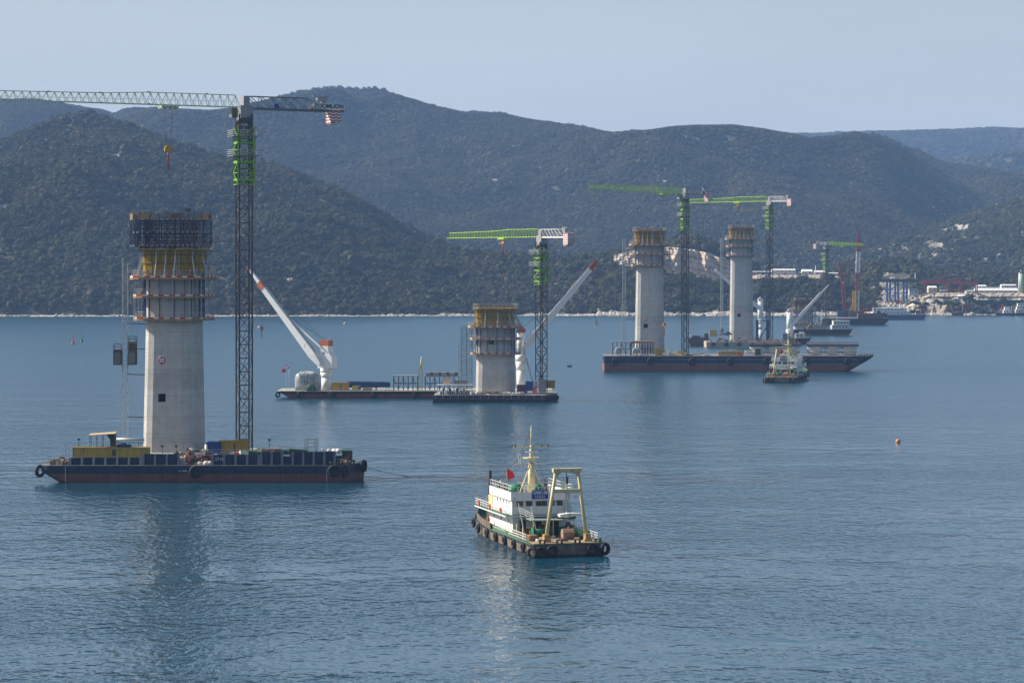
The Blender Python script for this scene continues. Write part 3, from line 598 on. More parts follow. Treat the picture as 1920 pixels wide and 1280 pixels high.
def rebar_scaffold(label, loc, sc=1.0, decks=(0, 2.75, 5.4), col=NAVY):
    """dark steel working cage above the shutters"""
    S = thing('steel_fixing_scaffold', label, 'scaffold', loc, AX, 'dark steel fixing scaffolds')
    a, b = 15.4*sc, 12.2*sc
    for k, z in enumerate(decks):
        mb = MB(); platform_ring(mb, a, b, a-2.6, b-2.6, z-.14, z+.06); d = mb.build('deck', col, S)
        wm = MB()
        for i, (p, nr, dd, L) in enumerate(along(a+.1, b+.1, 2.8, .55)):
            if i % 2 and random.random() < .8: wm.cb(p+Vector((0,0,z+.16)), (L*.7, .06, .26), math.atan2(dd.y, dd.x))
        wm.build('toe_plates', mat('pinkish_toe_plate', (.34,.27,.29), .7), d, kind='stuff')
    fr = MB(); top = decks[-1]
    for off, st in ((0, 1.15), (2.4, 1.7)):
        for (p, nr, d, L) in along(a-off, b-off, 2.8, st):
            fr.bar(p, p+Vector((0,0,top)), .1)
            if random.random() < .45: fr.bar(p, p+d*L+Vector((0,0,decks[1])), .06)
            if random.random() < .35: fr.bar(p+Vector((0,0,decks[1])), p+d*L+Vector((0,0,top)), .06)
    for z in (1.0, 1.9, 3.7, 4.6): platform_ring(fr, a+.06, b+.06, a-.06, b-.06, z, z+.08)
    fr.build('frame', col, S)
    g = MB(); g.rail([Vector((x, y, top+.1)) for x, y, _ in ringpts(a-.1, b-.1, 2.8, 2)], 1.45, 1.1, .07, 4, True); g.build('guard_rail', BROWN, S)
    nm = None
    for i, (p, nr, d, L) in enumerate(along(a, b, 2.8, 2.4)):
        if i % 3 != 0: continue
        o = MB().cb((0,0,0), (L*.8, .04, 1.2)).build('netting_panel', BROWN if i % 2 else TIMB, S); o.location = p+Vector((0,0,top+.75)); o.rotation_euler.z = math.atan2(d.y, d.x)
    c = MB()
    for (p, nr, d, L) in along(a-5, b-5, 2.2, .5): c.bar(p+Vector((0,0,-1)), p+Vector((random.uniform(-.1,.1),0,top+random.uniform(-.3,.9))), .1)
    for z in [i*.6 for i in range(-1, 9)]: platform_ring(c, a-4.9, b-4.9, a-5.1, b-5.1, z, z+.07)
    c.build('reinforcement', mat('old_rebar', (.06,.04,.035), .9), S, kind='stuff')
    m = MB().bar((a/2-2.2,-b/2+1,top), (a/2-2.2,-b/2+1,top+2.3), .12).cb((a/2-2.2,-b/2+1,top+2.1), (1.3,.6,.5)); m.build('floodlight', DARKST, S)
    return S
rebar_scaffold('dark blue steel cage with brown netting on top of pier S5', (W(321,D5), D5, 47.1))
rebar_scaffold('dark blue steel cage on the farthest low pier', (W(1506,D9), D9, 17.4), .92, (0, 1.6, 3.1))

# ------------------------------------------------------------------ tower cranes
def tower_crane(label, px, D, zb, ztop, mastw, ang, jl, slope, cl, frame, roll, green, grey, hook, sign=False, chord=.16):
    """flat-top tower crane. ang: direction of the jib in plan (degrees from +X, counter-clockwise)"""
    T = thing('tower_crane', label, 'tower crane', (W(px, D), D, 0), 0, 'tower cranes beside the piers')
    h = 2.5
    MB().lattice((0,0,zb), (0,0,ztop-1.5), mastw, mastw, mastw*1.02, .3, .13, roll=roll).build('mast', DARKST, T)
    mb = MB(); st = zb+1
    while st < ztop-4: mb.bar((-.3,.2,st), (.5,-.2,st+mastw*.95), .1); mb.cb((0,0,st), (1.2,1.2,.07), roll); st += mastw*1.02
    mb.build('inside_ladder', DARKST, T)
    # climbing frame
    cw = mastw*1.32; mb = MB(); z0, z1 = frame
    mb.lattice((0,0,z0), (0,0,z1), cw, cw, (z1-z0)/5, .34, .17, roll=roll)
    cf = mb.build('climbing_frame', FGREEN, T); rot = Matrix.Rotation(roll, 3, 'Z')
    pn = MB()
    for q in (.08, .38, .72):
        for s in ((0,-1),(1,0),(-1,0),(0,1)):
            c = rot @ Vector((s[0]*cw/2, s[1]*cw/2, 0)); pn.cb(c+Vector((0,0,z0+(z1-z0)*q)), (cw, .16, .4) if s[0] == 0 else (.16, cw, .4), roll)
    pn.build('frame_panels', FGREEN, cf)
    for q in (.5, .84):
        z = z0+(z1-z0)*q; pw = cw/2+1.15; mb = MB(); c = [rot @ Vector(v) for v in ((-pw,-pw,z),(pw,-pw,z),(pw,pw,z),(-pw,pw,z))]; ci = [rot @ Vector(v) for v in ((-cw/2,-cw/2,z),(cw/2,-cw/2,z),(cw/2,cw/2,z),(-cw/2,cw/2,z))]
        for i in range(4): mb.add([c[i], c[(i+1)%4], ci[(i+1)%4], ci[i], c[i]+Vector((0,0,-.1)), c[(i+1)%4]+Vector((0,0,-.1)), ci[(i+1)%4]+Vector((0,0,-.1)), ci[i]+Vector((0,0,-.1))], [(0,1,2,3),(7,6,5,4),(0,4,5,1)])
        pl = mb.build('access_platform', GREYP, cf); MB().rail(c, 1.2, 1.4, .06, 3, True).build('guard_rail', GALV, pl)
    # slewing top, turned with the jib: local +X = jib
    S = bpy.data.objects.new('slewing_unit', None)
    a = R(ang); Rz = Matrix.Rotation(a, 3, 'Z')
    def L(x, y, z): return Rz @ Vector((x, y, z)) + Vector((0,0,ztop))
    def bb(mb, x0, x1, y0, y1, z0, z1): c = L((x0+x1)/2, (y0+y1)/2, (z0+z1)/2); return mb.cb(c, (x1-x0, y1-y0, z1-z0), a)
    mb = MB(); mb.tube((0,0,ztop-3.2), (0,0,ztop-2.2), mastw*.62, mastw*.62, 16); mb.lattice((0,0,ztop-5.5), (0,0,ztop-2.4), mastw*.92, mastw*.92, 1.5, .3, .16, roll=roll); mb.build('slewing_ring', DARKST, T)
    mb = MB(); bb(mb, -1.6, 1.3, -1.1, 1.1, -2.2, .4); bb(mb, -.9, .5, -.8, .8, .4, h-.1); mb.build('tower_head', GREYP, T)
    mb = MB(); bb(mb, .5, 2.3, -2.6, -1.15, -2.1, .15); cb = mb.build('cab', grey, T); mb = MB(); bb(mb, 2.31, 2.36, -2.5, -1.25, -1.3, 0); bb(mb, .8, 2.1, -2.65, -2.61, -1.2, 0); mb.build('cab_glass', GLASS, cb)
    # jib: triangular truss stepping down in height towards the tip
    def jz(x): return slope*x
    mb = MB(); seg = [(1.2, h), (jl*.35, h), (jl*.52, h*.82), (jl, h*.68)]
    def hh(x):
        for (xa, ha), (xb, hb) in zip(seg, seg[1:]):
            if x <= xb: return ha+(hb-ha)*(x-xa)/(xb-xa)
        return seg[-1][1]
    nb = int(jl/1.75); xs = [1.2+(jl-1.2)*i/nb for i in range(nb+1)]; w = 1.55
    for x0, x1 in zip(xs, xs[1:]):
        xm = (x0+x1)/2
        for s in (-w/2, w/2):
            mb.bar(L(x0,s,jz(x0)), L(x1,s,jz(x1)), chord); mb.bar(L(x0,s,jz(x0)), L(xm,0,jz(xm)+hh(xm)), chord*.55); mb.bar(L(xm,0,jz(xm)+hh(xm)), L(x1,s,jz(x1)), chord*.55)
        mb.bar(L(x0,-w/2,jz(x0)), L(x0,w/2,jz(x0)), chord*.6)
        x2 = min(xm+(jl-1.2)/nb, jl); mb.bar(L(xm,0,jz(xm)+hh(xm)), L(x2,0,jz(x2)+hh(x2)), chord)
    jb = mb.build('jib', green, T)
    mb = MB()
    for x in (jl*.14, jl*.35, jl*.52, jl*.7): mb.cb(L(x,0,jz(x)+hh(x)+.05), (.7,.3,.3), a); mb.cb(L(x,.7,jz(x)+.05), (.5,.25,.35), a)
    mb.build('jib_joints', green, jb)
    mb = MB(); mb.bar(L(2,0,1.2), L(jl*.95,0,jz(jl)+.7), .035); mb.build('trolley_rope', ROPE, jb)
    # counter jib
    mb = MB()
    for s in (-.8, .8): mb.bar(L(-1,s,-.15), L(-cl,s,-.25), .3, .42)
    k = int(cl/2.6)
    for i in range(k+1): x = -1-(cl-1)*i/k; mb.bar(L(x,-.8,-.2), L(x,.8,-.2), .15)
    bb(mb, -cl, -1.5, -.75, .75, -.08, 0); cj = mb.build('counter_jib', grey, T)
    mb = MB(); top = cl*.62; n = 5
    for i in range(n):
        x0 = -1-(top-1)*i/n; x1 = -1-(top-1)*(i+1)/n
        for s in (-.75, .75): mb.bar(L(x0,s,h-.15), L(x1,s,h-.15), .16); mb.bar(L(x0,s,h-.15), L(x1,s,.05), .12); mb.bar(L(x1,s,h-.15), L(x1,s,0), .1)
        mb.bar(L(x1,-.75,h-.15), L(x1,.75,h-.15), .08)
    for s in (-.75, .75): mb.bar(L(-top,s,h-.15), L(-cl*.78,s,.3), .12)
    mb.build('upper_truss', grey, cj)
    MB().rail([L(-cl,-.95,0), L(-top,-.95,0)], 1.1, 1.3, .06, 3).rail([L(-cl,.95,0), L(-top,.95,0)], 1.1, 1.3, .06, 3).build('guard_rail', GALV, cj)
    mb = MB(); mb.tube(L(-cl*.72,-.75,.75), L(-cl*.72,.75,.75), .62, n=14); bb(mb, -cl*.8, -cl*.66, -.8, .8, .05, .4); mb.build('hoist_winch', DARKST, cj)
    mb = MB(); bb(mb, -cl*.83, -cl*.78, -.3, .3, .1, 2.6); mb.bar(L(-cl*.86,-.2,2.7), L(-cl*.7,-.2,2.9), .35, .2); mb.cb(L(-cl*.76,0,2.3), (1.0,.8,.6), a); mb.build('winch_derrick', GREYP, cj)
    bx = MB(); bb(bx, -cl*.36, -cl*.31, -1.0, -.5, .1, 1.0); bx.build('electric_cabinet', BLUEC, cj)
    for i in range(4):
        dz = (2.9, 2.9, 2.4, 2.0)[i]; o = MB().box(-.28, .28, -1.05, 1.05, -dz+.25, .35 if sign else 1.25).build('counterweight', CHEV, T); o.location = L(-cl*.87-.62*i, 0, -.3); o.rotation_euler.z = a
    ob = MB().box(-1.35, 1.35, -.04, .04, -2.2, .1 if sign else 1.3).build('striped_banner', CHEV, T); ob.location = L(-cl*.87-.95, -1.16 if math.cos(a) < 0 and math.sin(a) < .2 else -1.16, -.4); ob.rotation_euler.z = a
    ob2 = ob.copy(); COL.objects.link(ob2); ob2.parent = T; ob2.location = L(-cl*.87-.95, 1.16, -.4)
    tr, hzk = hook
    mb = MB(); z = jz(tr); bb(mb, tr-1.9, tr+1.9, -.9, .9, z-.55, z-.15)
    for dx in (-1.6, -.5, .6, 1.6): bb(mb, tr+dx-.25, tr+dx+.25, -1, 1, z-.75, z-.5)
    tl = mb.build('trolley', green, T)
    p = L(tr,0,z-.6); q = Vector((p.x, p.y, hzk+1.2)); rp = MB(); dv = Rz @ Vector((.9,0,0))
    for s in (-1, 1): rp.bar(p+dv*s, q+dv*s*.5, .05)
    rp.build('hoist_rope', ROPE, T)
    hb = MB(); hb.cb(q+Vector((0,0,-.1)), (1.7,.45,.85), a); hb.cb(q+Vector((0,0,.45)), (1.1,.4,.5), a); o = hb.build('hook_block', OCHRE, T)
    hk = MB(); hk.tube(q+Vector((0,0,-.6)), q+Vector((0,0,-2.0)), .16); hk.torus(q+Vector((0,0,-2.3)), (0,1,0), .32, .1, 12, 6); hk.bar(q+Vector((0,0,-2.6)), q+Vector((.1,0,-4.4)), .34, .2); hk.build('hook', REDP, o)
    if sign:
        bd = MB(); c0 = L(-cl*.835, 1.16, .75); bd.cb(c0, (7.2,.06,1.25), a); bd.build('sign_board', WHITE_OLD, T)
        t = text('ZOOMLION', 1.2, mat('navy_lettering', (.02,.03,.12), .5), T, L(-cl*.835, 1.22, .75), (R(90), 0, a+math.pi), 'maker_lettering', .02, 1.08, bold=.03)
    return T
def adir(dx, dy): return math.degrees(math.atan2(dy, dx))
tower_crane('tall dark tower crane beside the nearest pier, jib running out of frame left', 458, 576, 4, 76.2, 2.75, adir(-.86,-.51), 62, .0, 23, (Z(346,576), Z(238,576)), R(20), LIGHTG if False else mat('pale_grey_green_paint', (.40,.46,.30), .45, var=.15), mat('dark_grey_paint', (.13,.13,.135), .5, var=.2), (17.2, Z(290,567)), True)
tower_crane('bright green tower crane beside the short pier between the white cranes', 1015, 872, 2.5, 51.9, 2.6, adir(-30.7,49), 57, .0, 17, (Z(533,872), Z(464,872)), R(35), LIME, WHITE_OLD, (23, 49.3))
tower_crane('bright green tower crane left of the farther two, beside pier S7', 1284.5, 1146, 2.5, 72.3, 2.2, adir(-40.7,-40), 58, .02, 15.5, (Z(431,1146), Z(378,1146)), R(20), LIME, GREYP, (12.9, 17), chord=.22)
tower_crane('bright green tower crane with white counter jib beside pier S8', 1443, 1428, 2.5, 75.6, 2.4, adir(-39,40), 56, 0, 15, (Z(430,1428), Z(385,1428)), R(30), LIME, WHITE_OLD, (22, 73), chord=.22)
tower_crane('small far tower crane with its green jib pointing right', 1549, 1725, 2, 54.4, 2.2, adir(28.6,35), 44, 0, 13, (Z(505,1725), Z(473,1725)), R(25), LIME, GREYP, (20, 30), chord=.24)

# ------------------------------------------------------------------ construction hoists
def hoist(label, px, D, zb, zt, w, piers_x, cages=(), ties=(), twin=.0, tower=False, ch=.1):
    Hs = thing('construction_hoist', label, 'hoist', (W(px, D), D, 0), 0)
    MB().lattice((0,0,zb), (0,0,zt), w, w, w*1.15, ch, ch*.55).build('mast', GALV if not tower else mat('green_scaffold', (.10,.14,.11), .6), Hs)
    for (dx, z0, z1) in cages:
        mb = MB()
        for x in (-.75, .75):
            for y in (-1.1, 1.1): mb.bar((dx+x,y,z0), (dx+x,y,z1), .12)
        mb.cb((dx,0,z0), (1.7,2.4,.14)); mb.cb((dx,0,z1), (1.7,2.4,.14)); cg = mb.build('cage', DARKST, Hs)
        mb = MB(); mb.box(dx-.7,dx+.7,-1.13,-1.09,z0+.1,z0+2.6); mb.box(dx-.7,dx+.7,1.09,1.13,z0+.1,z1-.2); mb.box(dx-.79,dx-.76,-1,1,z0+.1,z1-.2); mb.build('mesh_wall', mat('cage_mesh', (.16,.15,.14), .7), cg)
        MB().rail([(dx-.8,-1.15,z1+.07),(dx+.8,-1.15,z1+.07),(dx+.8,1.15,z1+.07),(dx-.8,1.15,z1+.07)], 1.1, 1.2, .06, 2, True).build('roof_rail', DARKST, cg)
    for z in ties: MB().bar((w/2,-.3,z), (piers_x,-.3,z-.15), .16).bar((w/2,.3,z), (piers_x,.3,z-.15), .12).build('wall_tie', DARKST, Hs)
    return Hs
hoist('galvanised hoist mast with two lift cages left of pier S5', 234.5, 573, 4, Z(493,573), 1.05, 4.2, [(-1.5, Z(683,573), Z(655,573)), (1.55, Z(683,573), Z(641,573))], [Z(y,573) for y in (606,653,701,781)])
hoist('thin pale hoist mast left of pier S7', 1170, 1150, 2, Z(447,1150), 1.1, 4.6, [], [42, 30, 20, 10], ch=.2)
hoist('thin pale hoist mast left of pier S8', 1353.5, 1430, 2, Z(447,1430), 1.1, 4.2, [], [50, 38, 25, 12], ch=.22)
# ------------------------------------------------------------------ barges and what stands on them
def hull_bands(P, outline, zbot, bands, rake):
    """outline: list of (x,y) deck points ccw; rake(x,y,z)->(x,y); bands: list of (z0,z1,name,material)"""
    for z0, z1, nm, m in bands:
        rings = []
        for k in range(3):
            z = z0+(z1-z0)*k/2; rings.append([(*rake(x, y, z), z) for x, y in outline])
        MB().loft(rings).build(nm, m, P)
def tyre(P, c, ax, r=.95, w=.36, name='tyre_fender'): return MB().torus(c, ax, r, w, 20, 8).build(name, BLACK, P)
HBLUE = mat('blue_hull_paint', (.008,.023,.06), .5, var=.25, scale=.5, streak=.3, dirt=(.05,.042,.038), dirtamt=.15)
HRED = mat('red_antifouling', (.155,.05,.042), .75, var=.25, scale=.4, streak=.3, dirt=(.10,.085,.06), dirtamt=.4)
HRED2 = mat('bright_red_antifouling', (.20,.055,.042), .75, var=.25, scale=.4, streak=.3, dirt=(.09,.05,.035), dirtamt=.3)
weed_line(HRED); weed_line(HRED2)
HBLACK = mat('black_hull_paint', (.018,.02,.024), .6, var=.3, scale=.5, streak=.3, dirt=(.10,.055,.035), dirtamt=.25)
DECK = mat('grimy_deck', (.16,.15,.14), .85, var=.35, scale=.8, dirt=(.26,.23,.19), dirtamt=.4)
RIBG = mat('grey_rib_paint', (.13,.145,.19), .6, var=.2)
def wavy_box(mb, x0, x1, y, z0, z1, n, d=.06):
    """corrugated sheet facing -Y"""
    k = len(mb.v); q = 0; vs = []
    for i in range(n*4+1):
        x = x0+(x1-x0)*i/(n*4); yy = y-(d if (i % 4) in (1, 2) else 0); vs += [(x, yy, z0), (x, yy, z1)]
    mb.add(vs, [(2*i, 2*i+2, 2*i+3, 2*i+1) for i in range(n*4)])
def container(name, label, loc, l, w, h, m, rz=0, ribs=24, group=None, doors=True):
    C = thing(name, label, 'container', loc, rz, group)
    mb = MB(); mb.box(-l/2+.05, l/2-.05, -w/2+.08, w/2-.05, .1, h-.08); wavy_box(mb, -l/2+.15, l/2-.15, -w/2+.04, .15, h-.12, ribs); mb.build('shell', m, C)
    fr = MB()
    for x in (-l/2, l/2):
        for y in (-w/2, w/2): fr.bar((x,y,0), (x,y,h), .16)
    for z in (.08, h-.06):
        for y in (-w/2, w/2): fr.bar((-l/2,y,z), (l/2,y,z), .15)
        for x in (-l/2, l/2): fr.bar((x,-w/2,z), (x,w/2,z), .15)
    fr.build('corner_frame', m, C)
    if doors: MB().box(l*.02, l*.07, -w/2-.06, -w/2+.02, .3, h*.8).build('vent_plate', DARKST, C)
    return C
def pile(name, label, cat, loc, n, sx, sy, sz, mats_, rng, tarp=False, long=False):
    """loose heap of site material; each piece is an object"""
    T = thing(name, label, cat, loc, rng.uniform(-.2,.2))
    for i in range(n):
        x, y = rng.uniform(-sx,sx), rng.uniform(-sy,sy); q = 1-abs(x)/sx*.7; z = rng.uniform(0, sz*q)
        if long: d = (rng.uniform(1.5,3.6), rng.uniform(.15,.35), rng.uniform(.12,.3))
        else: d = (rng.uniform(.4,1.5), rng.uniform(.4,1.1), rng.uniform(.25,.8))
        mb = MB().cb((0,0,0), d, rng.uniform(-.6,.6), rng.uniform(-.15,.15), rng.uniform(-.2,.2)); mb.v = [(a+rng.uniform(-.08,.08), b, c+rng.uniform(-.05,.05)) for a, b, c in mb.v]
        mb.build('beam' if long else 'piece', rng.choice(mats_), T, (x, y, z+d[2]/2))
    return T
def lamp_post(label, loc, h=2.2):
    L = thing('floodlight_post', label, 'floodlight', loc, 0, 'floodlight posts on the barge')
    MB().bar((0,0,0), (0,0,h), .09).build('post', DARKST, L); MB().cb((0,-.1,h+.1), (.5,.25,.4), rx=.3).build('lamp_head', DARKST, L); return L
def sacks(name, label, loc, n, sx, sy, m, r=.5):
    T = thing(name, label, 'bags', loc)
    for i in range(n): MB().ball((random.uniform(-sx,sx), random.uniform(-sy,sy), r*.55), r*random.uniform(.8,1.25), 10, 6, .75, .12).build('bag', m, T)
    return T
def flag(name, label, loc, h, cols, w=1.5, hh=1.0):
    Fg = thing(name, label, 'flag', loc); MB().tube((0,0,0), (0,0,h), .05).build('pole', GALV, Fg)
    for i, m in enumerate(cols):
        z1 = h-.1-hh*i/len(cols); z0 = h-.1-hh*(i+1)/len(cols); vs = []; n = 8
        for k in range(n+1): x = -w*k/n; y = .14*math.sin(k*1.1); vs += [(x, y, z0-.05*k/n*2), (x, y, z1-.05*k/n*2)]
        MB().add(vs, [(2*k, 2*k+2, 2*k+3, 2*k+1) for k in range(n)]).build('stripe' if len(cols) > 1 else 'cloth', m, Fg)
    return Fg
rng = random.Random(3)

# --- the near blue barge in front of pier S5
D0 = 548.0; XL = W(77, D0); XR = W(640, D0); LEN = XR-XL; ZD = 3.45
B5 = thing('work_barge', 'long blue work barge with dark red bottom in front of pier S5', 'barge', (XL, D0, 0))
ol = [(0,.6),(1.2,0),(LEN-.4,0),(LEN,.3),(LEN+4.2,10),(1.5,10),(0,9)]
def rk5(x, y, z):
    if x < LEN*.3: return (x+max(0, (2.1-z))*1.75, y)
    if x > LEN-1: return (x-max(0, (2.5-z))*.12, y)
    return (x, y)
hull_bands(B5, ol, -1, [(-1.2,1.75,'hull_bottom',HRED),(1.752,ZD-.12,'hull_topside',HBLUE)], rk5)
MB().loft([[(x,y,ZD-.118) for x,y in ol],[(x,y,ZD) for x,y in ol]]).build('deck', DECK, B5)
rb = MB().bar((0,0,2.0), (.55,0,3.2), .09, .16)
r0 = None
for i in range(33):
    x = 2.5+i*(LEN-6)/32
    o = rb.build('slanted_stiffener', HBLUE, B5) if r0 is None else r0.copy()
    if r0 is not None: COL.objects.link(o); o.parent = B5
    r0 = r0 or o; o.location = (x, -.07, 0)
def coaming(x0, x1, h0, h1, slope=False, y=1.1):
    """stiffened blue bulwark with grey ribs"""
    mb = MB(); mb.add([(x0,y,ZD),(x1,y,ZD),(x1-(1.6 if slope else 0),y,ZD+h1),(x0,y,ZD+h0),(x0,y+.15,ZD),(x1,y+.15,ZD),(x1-(1.6 if slope else 0),y+.15,ZD+h1),(x0,y+.15,ZD+h0)], [(0,1,2,3),(5,4,7,6),(3,2,6,7),(0,3,7,4),(1,5,6,2)])
    for q in (.28, .52, .76): mb.box(x0, x1-(1.2 if slope else 0), y-.07, y-.003, ZD+min(h0,h1)*q, ZD+min(h0,h1)*q+.08)
    c = mb.build('bulwark', HBLUE, B5); n = max(1, round((x1-x0)/2.42))
    for i in range(n+1):
        x = x0+.2+(x1-x0-.4-(1.2 if slope else 0))*i/n; h = h0+(h1-h0)*i/n
        MB().add([(x-.22,y-.05,ZD),(x+.22,y-.05,ZD),(x+.22,y-.05,ZD+h),(x-.22,y-.05,ZD+h),(x-.22,y-.75,ZD),(x+.22,y-.75,ZD),(x+.22,y-.2,ZD+h),(x-.22,y-.2,ZD+h)], [(4,5,6,7),(0,4,7,3),(5,1,2,6),(3,7,6,2)]).build('rib', RIBG, c)
def lx(px): return W(px, D0+1)-XL
coaming(lx(130), lx(266), 1.45, 1.45); coaming(lx(267), lx(337), 2.2, 2.2); coaming(lx(397), lx(487), 2.05, 2.05); coaming(lx(488), lx(641), 2.65, 2.65, True)
coaming(lx(140), lx(640), 1.3, 1.3, y=9.0)
c = None
for (x, y, z, ax) in ((-.4,1.0,ZD-1.2,(1,-.7,0)),(lx(368),-.45,ZD-1.25,(0,1,0)),(lx(627),-.45,ZD-1.1,(0,1,0)),(LEN+.55,1.9,ZD-1.35,(1,-.4,0)),(LEN+4.0,8.0,ZD-.7,(1,-.4,0))): tyre(B5, (x,y,z), ax)
for px in (124, 613):
    for i in range(9): MB().box(lx(px)-.07+(i%2)*.02, lx(px)+.09, -.03, -.012, .25+i*.35, .43+i*.35).build('draught_mark', WHITE_OLD, B5).location.x = 1.9 if False else 0
text('2718', .9, WHITE_OLD, B5, (lx(411), .98, ZD+1.15), (R(90),0,0), 'barge_number', .01)
MB().box(lx(531), lx(544), .96, .985, ZD+1.75, ZD+2.1).build('name_plate', WHITE_OLD, B5)
MB().box(lx(336), lx(352), -.03, -.012, 2.15, 2.5).build('faded_lettering', mat('faded_white', (.3,.32,.36), .7, dirt=(.03,.05,.1), dirtamt=.5), B5)
MB().rail([(.6,1,ZD),(lx(128),1,ZD)], 1.15, 1.5, .05, 3).rail([(.6,8.8,ZD),(lx(128),8.8,ZD)], 1.15, 1.5, .05, 3).rail([(lx(640),1.2,ZD),(LEN+2.6,8.5,ZD)], 1.0, 1.6, .05, 2).build('guard_rail', GALV, B5)
for (px, y) in ((96,1),(118,.6),(620,.5),(634,.5),(650,3),(655,6)):
    x = lx(px); MB().tube((x,y,ZD), (x,y,ZD+.7), .2).tube((x+.6,y,ZD), (x+.6,y,ZD+.7), .2).cb((x+.3,y,ZD+.5), (1.2,.18,.14)).build('bollard', DARKST, B5)
MB().path([(lx(98),2,ZD+.2),(lx(106),2,ZD+.5),(lx(112),2,ZD+1.5),(lx(118),2.4,ZD+1.3),(lx(122),2.5,ZD+.2)], .16, 8).build('mooring_hose', RUST, B5)
MB().path([(LEN+3.6,9,ZD-.8),(LEN+8,12,1.2),(LEN+13,16,-.1)], .05).build('mooring_line', ROPE, B5)
# cargo on the barge
container('long_container', 'long corrugated yellow container on the left of the near blue barge', (W(209,552.5), 552.5, ZD+1.35), 15.1, 2.4, 2.0, YCONT, 0, 34)
Ct = thing('deck_shelter', 'small tan-roofed shelter standing on the yellow container', 'shelter', (W(193,553), 553, ZD+3.38))
for x in (-2.5,-1.2,0,2.5):
    for y in (-1,1): MB().bar((x,y,0), (x,y,2.35+.12*x/2.5), .1).build('post', DARKST, Ct)
MB().add([(-2.7,-1.3,2.3),(2.6,-1.3,2.62),(2.6,1.3,2.9),(-2.7,1.3,2.5),(-2.7,-1.3,2.38),(2.6,-1.3,2.7),(2.6,1.3,2.98),(-2.7,1.3,2.58)], [(3,2,1,0),(4,5,6,7),(0,1,5,4),(1,2,6,5),(3,0,4,7)]).build('roof', mat('tan_sheet', (.42,.30,.17), .8), Ct)
MB().box(1.3,2.5,.9,.98,0,2.5).box(2.42,2.5,-1,.9,0,2.5).build('wall_sheet', DARKST, Ct)
MB().add([(.6,.5,2.4),(2.4,.5,2.55),(2.4,.5,.8),(1.8,.5,.8)], [(0,3,2,1)]).build('hanging_tarp', GREENT, Ct)
o = MB().rail([(-7.4,-1,0),(-1,-1,0)], 1.0, 1.6, .05, 2).rail([(-9,-1.3,-1.6),(-7.6,-1.3,-1.6)], 1.9, .8, .06, 4).build('railing', GALV, None, (W(209,552.5), 552.5, ZD+3.36)); tag(o, 'thin steel railing along the top of the long yellow container', 'railing')
for i, (px, py) in enumerate(((148,838),(213,838),(303,846),(329,846),(504,842))): lamp_post(['floodlight post at the left end of the yellow container','floodlight post beside the tan-roofed shelter','floodlight post left of the foot of pier S5','floodlight post in front of pier S5, nearer the deck heap','floodlight post on the right half of the near barge'][i], (W(px,552), 552+(i>1)*1.2, ZD+(3.36 if i < 2 else 1.9 if i < 4 else 2.5)), 1.5 if i < 4 else 2.2)
T = thing('tarpaulin_bundle', 'dark blue tarpaulin bundle lying on the yellow container', 'tarpaulin', (W(232,552), 552, ZD+3.36)); MB().ball((0,0,.35), .9, 12, 6, .5, .1).ball((-.9,0,.3), .6, 10, 6, .6, .1).ball((.9,.1,.28), .7, 10, 6, .5, .1).build('canvas', BLUET, T); MB().bar((-.3,-.5,.05), (-.3,-.4,.8), .05).build('strap', ROPE, T)
T = thing('drain_pipe_trestle', 'pale horizontal pipe on a trestle left of the foot of pier S5', 'pipe', (W(243,566), 566, 5.8)); MB().tube((-2.7,0,1.7), (3,0,1.55), .28, n=10).build('pipe', GALV, T); MB().bar((-2.3,0,-2.2), (-2.3,0,1.5), .12).bar((1.9,0,-2.2), (1.9,0,1.4), .12).bar((-2.7,.1,1.05),(3,.1,.95),.14).build('trestle', DARKST, T)
pile('deck_heap', 'untidy heap of timber and gear in the gap of the near barge bulwark', 'heap', (W(358,550), 551.2, ZD), 60, 2.9, 1.2, 2.1, [TIMB, RUST, REDP, CONC_D, GREENT, DARKST, TIMB, BROWN, DARKST], rng)
sacks('tarpaulin_rolls', 'pile of cream tarpaulins on the near barge, right of the big tyre', (W(384,549.5), 549.6, ZD), 9, 1.2, .5, CLOTH, .55)
T = thing('wire_crate', 'small white wire crate on the near barge left of the cream tarpaulins', 'crate', (W(343,549.6), 549.6, ZD)); MB().lattice((-.7,0,.6), (.7,0,.6), 1.0, 1.2, .35, .06, .04).build('frame', WHITE_OLD, T); MB().box(-.6,.6,-.4,.4,.05,.8).build('contents', GREYP, T)
T = thing('gas_cylinder', 'white gas cylinder standing beside the blue container', 'cylinder', (W(386.5,558), 558, 5.2)); MB().tube((0,0,0), (0,0,1.5), .28, n=12).ball((0,0,1.5), .28, 12, 6).build('body', WHITE, T); MB().tube((0,0,1.7), (0,0,1.95), .07).build('valve', REDP, T)
# pile cap and steel deck round the pier foot
o = MB().box(-13,16,-8.5,9,-1.5,4.6).build('concrete_footing', CONC_D, None, (W(330,D5), D5+1, 0)); tag(o, 'grey concrete pile cap under pier S5 behind the blue barge', 'footing')
container('site_container', 'bright blue container right of the foot of pier S5', (W(402,566), 566, 4.62), 2.9, 2.4, 2.35, BLUEC, 0, 8)
container('site_container', 'ochre container between the blue one and the tall crane mast', (W(437,565), 566.5, 4.62), 5.9, 2.4, 2.6, OCHRE, 0, 14)
pile('deck_clutter', 'row of barrels, hoses and tools in front of the blue container', 'clutter', (W(360,557), 557.5, ZD+.6), 26, 4.6, .8, 2.0, [DARKST, GREYP, TIMB, NAVY, WHITE_OLD, REDP], rng)
o = MB().rail([(-8,0,0),(13,0,0)], 1.6, 1.9, .06, 3).build('railing', GALV, None, (W(400,556), 556.5, 4.4)); tag(o, 'pale steel railing along the back of the near barge', 'railing')
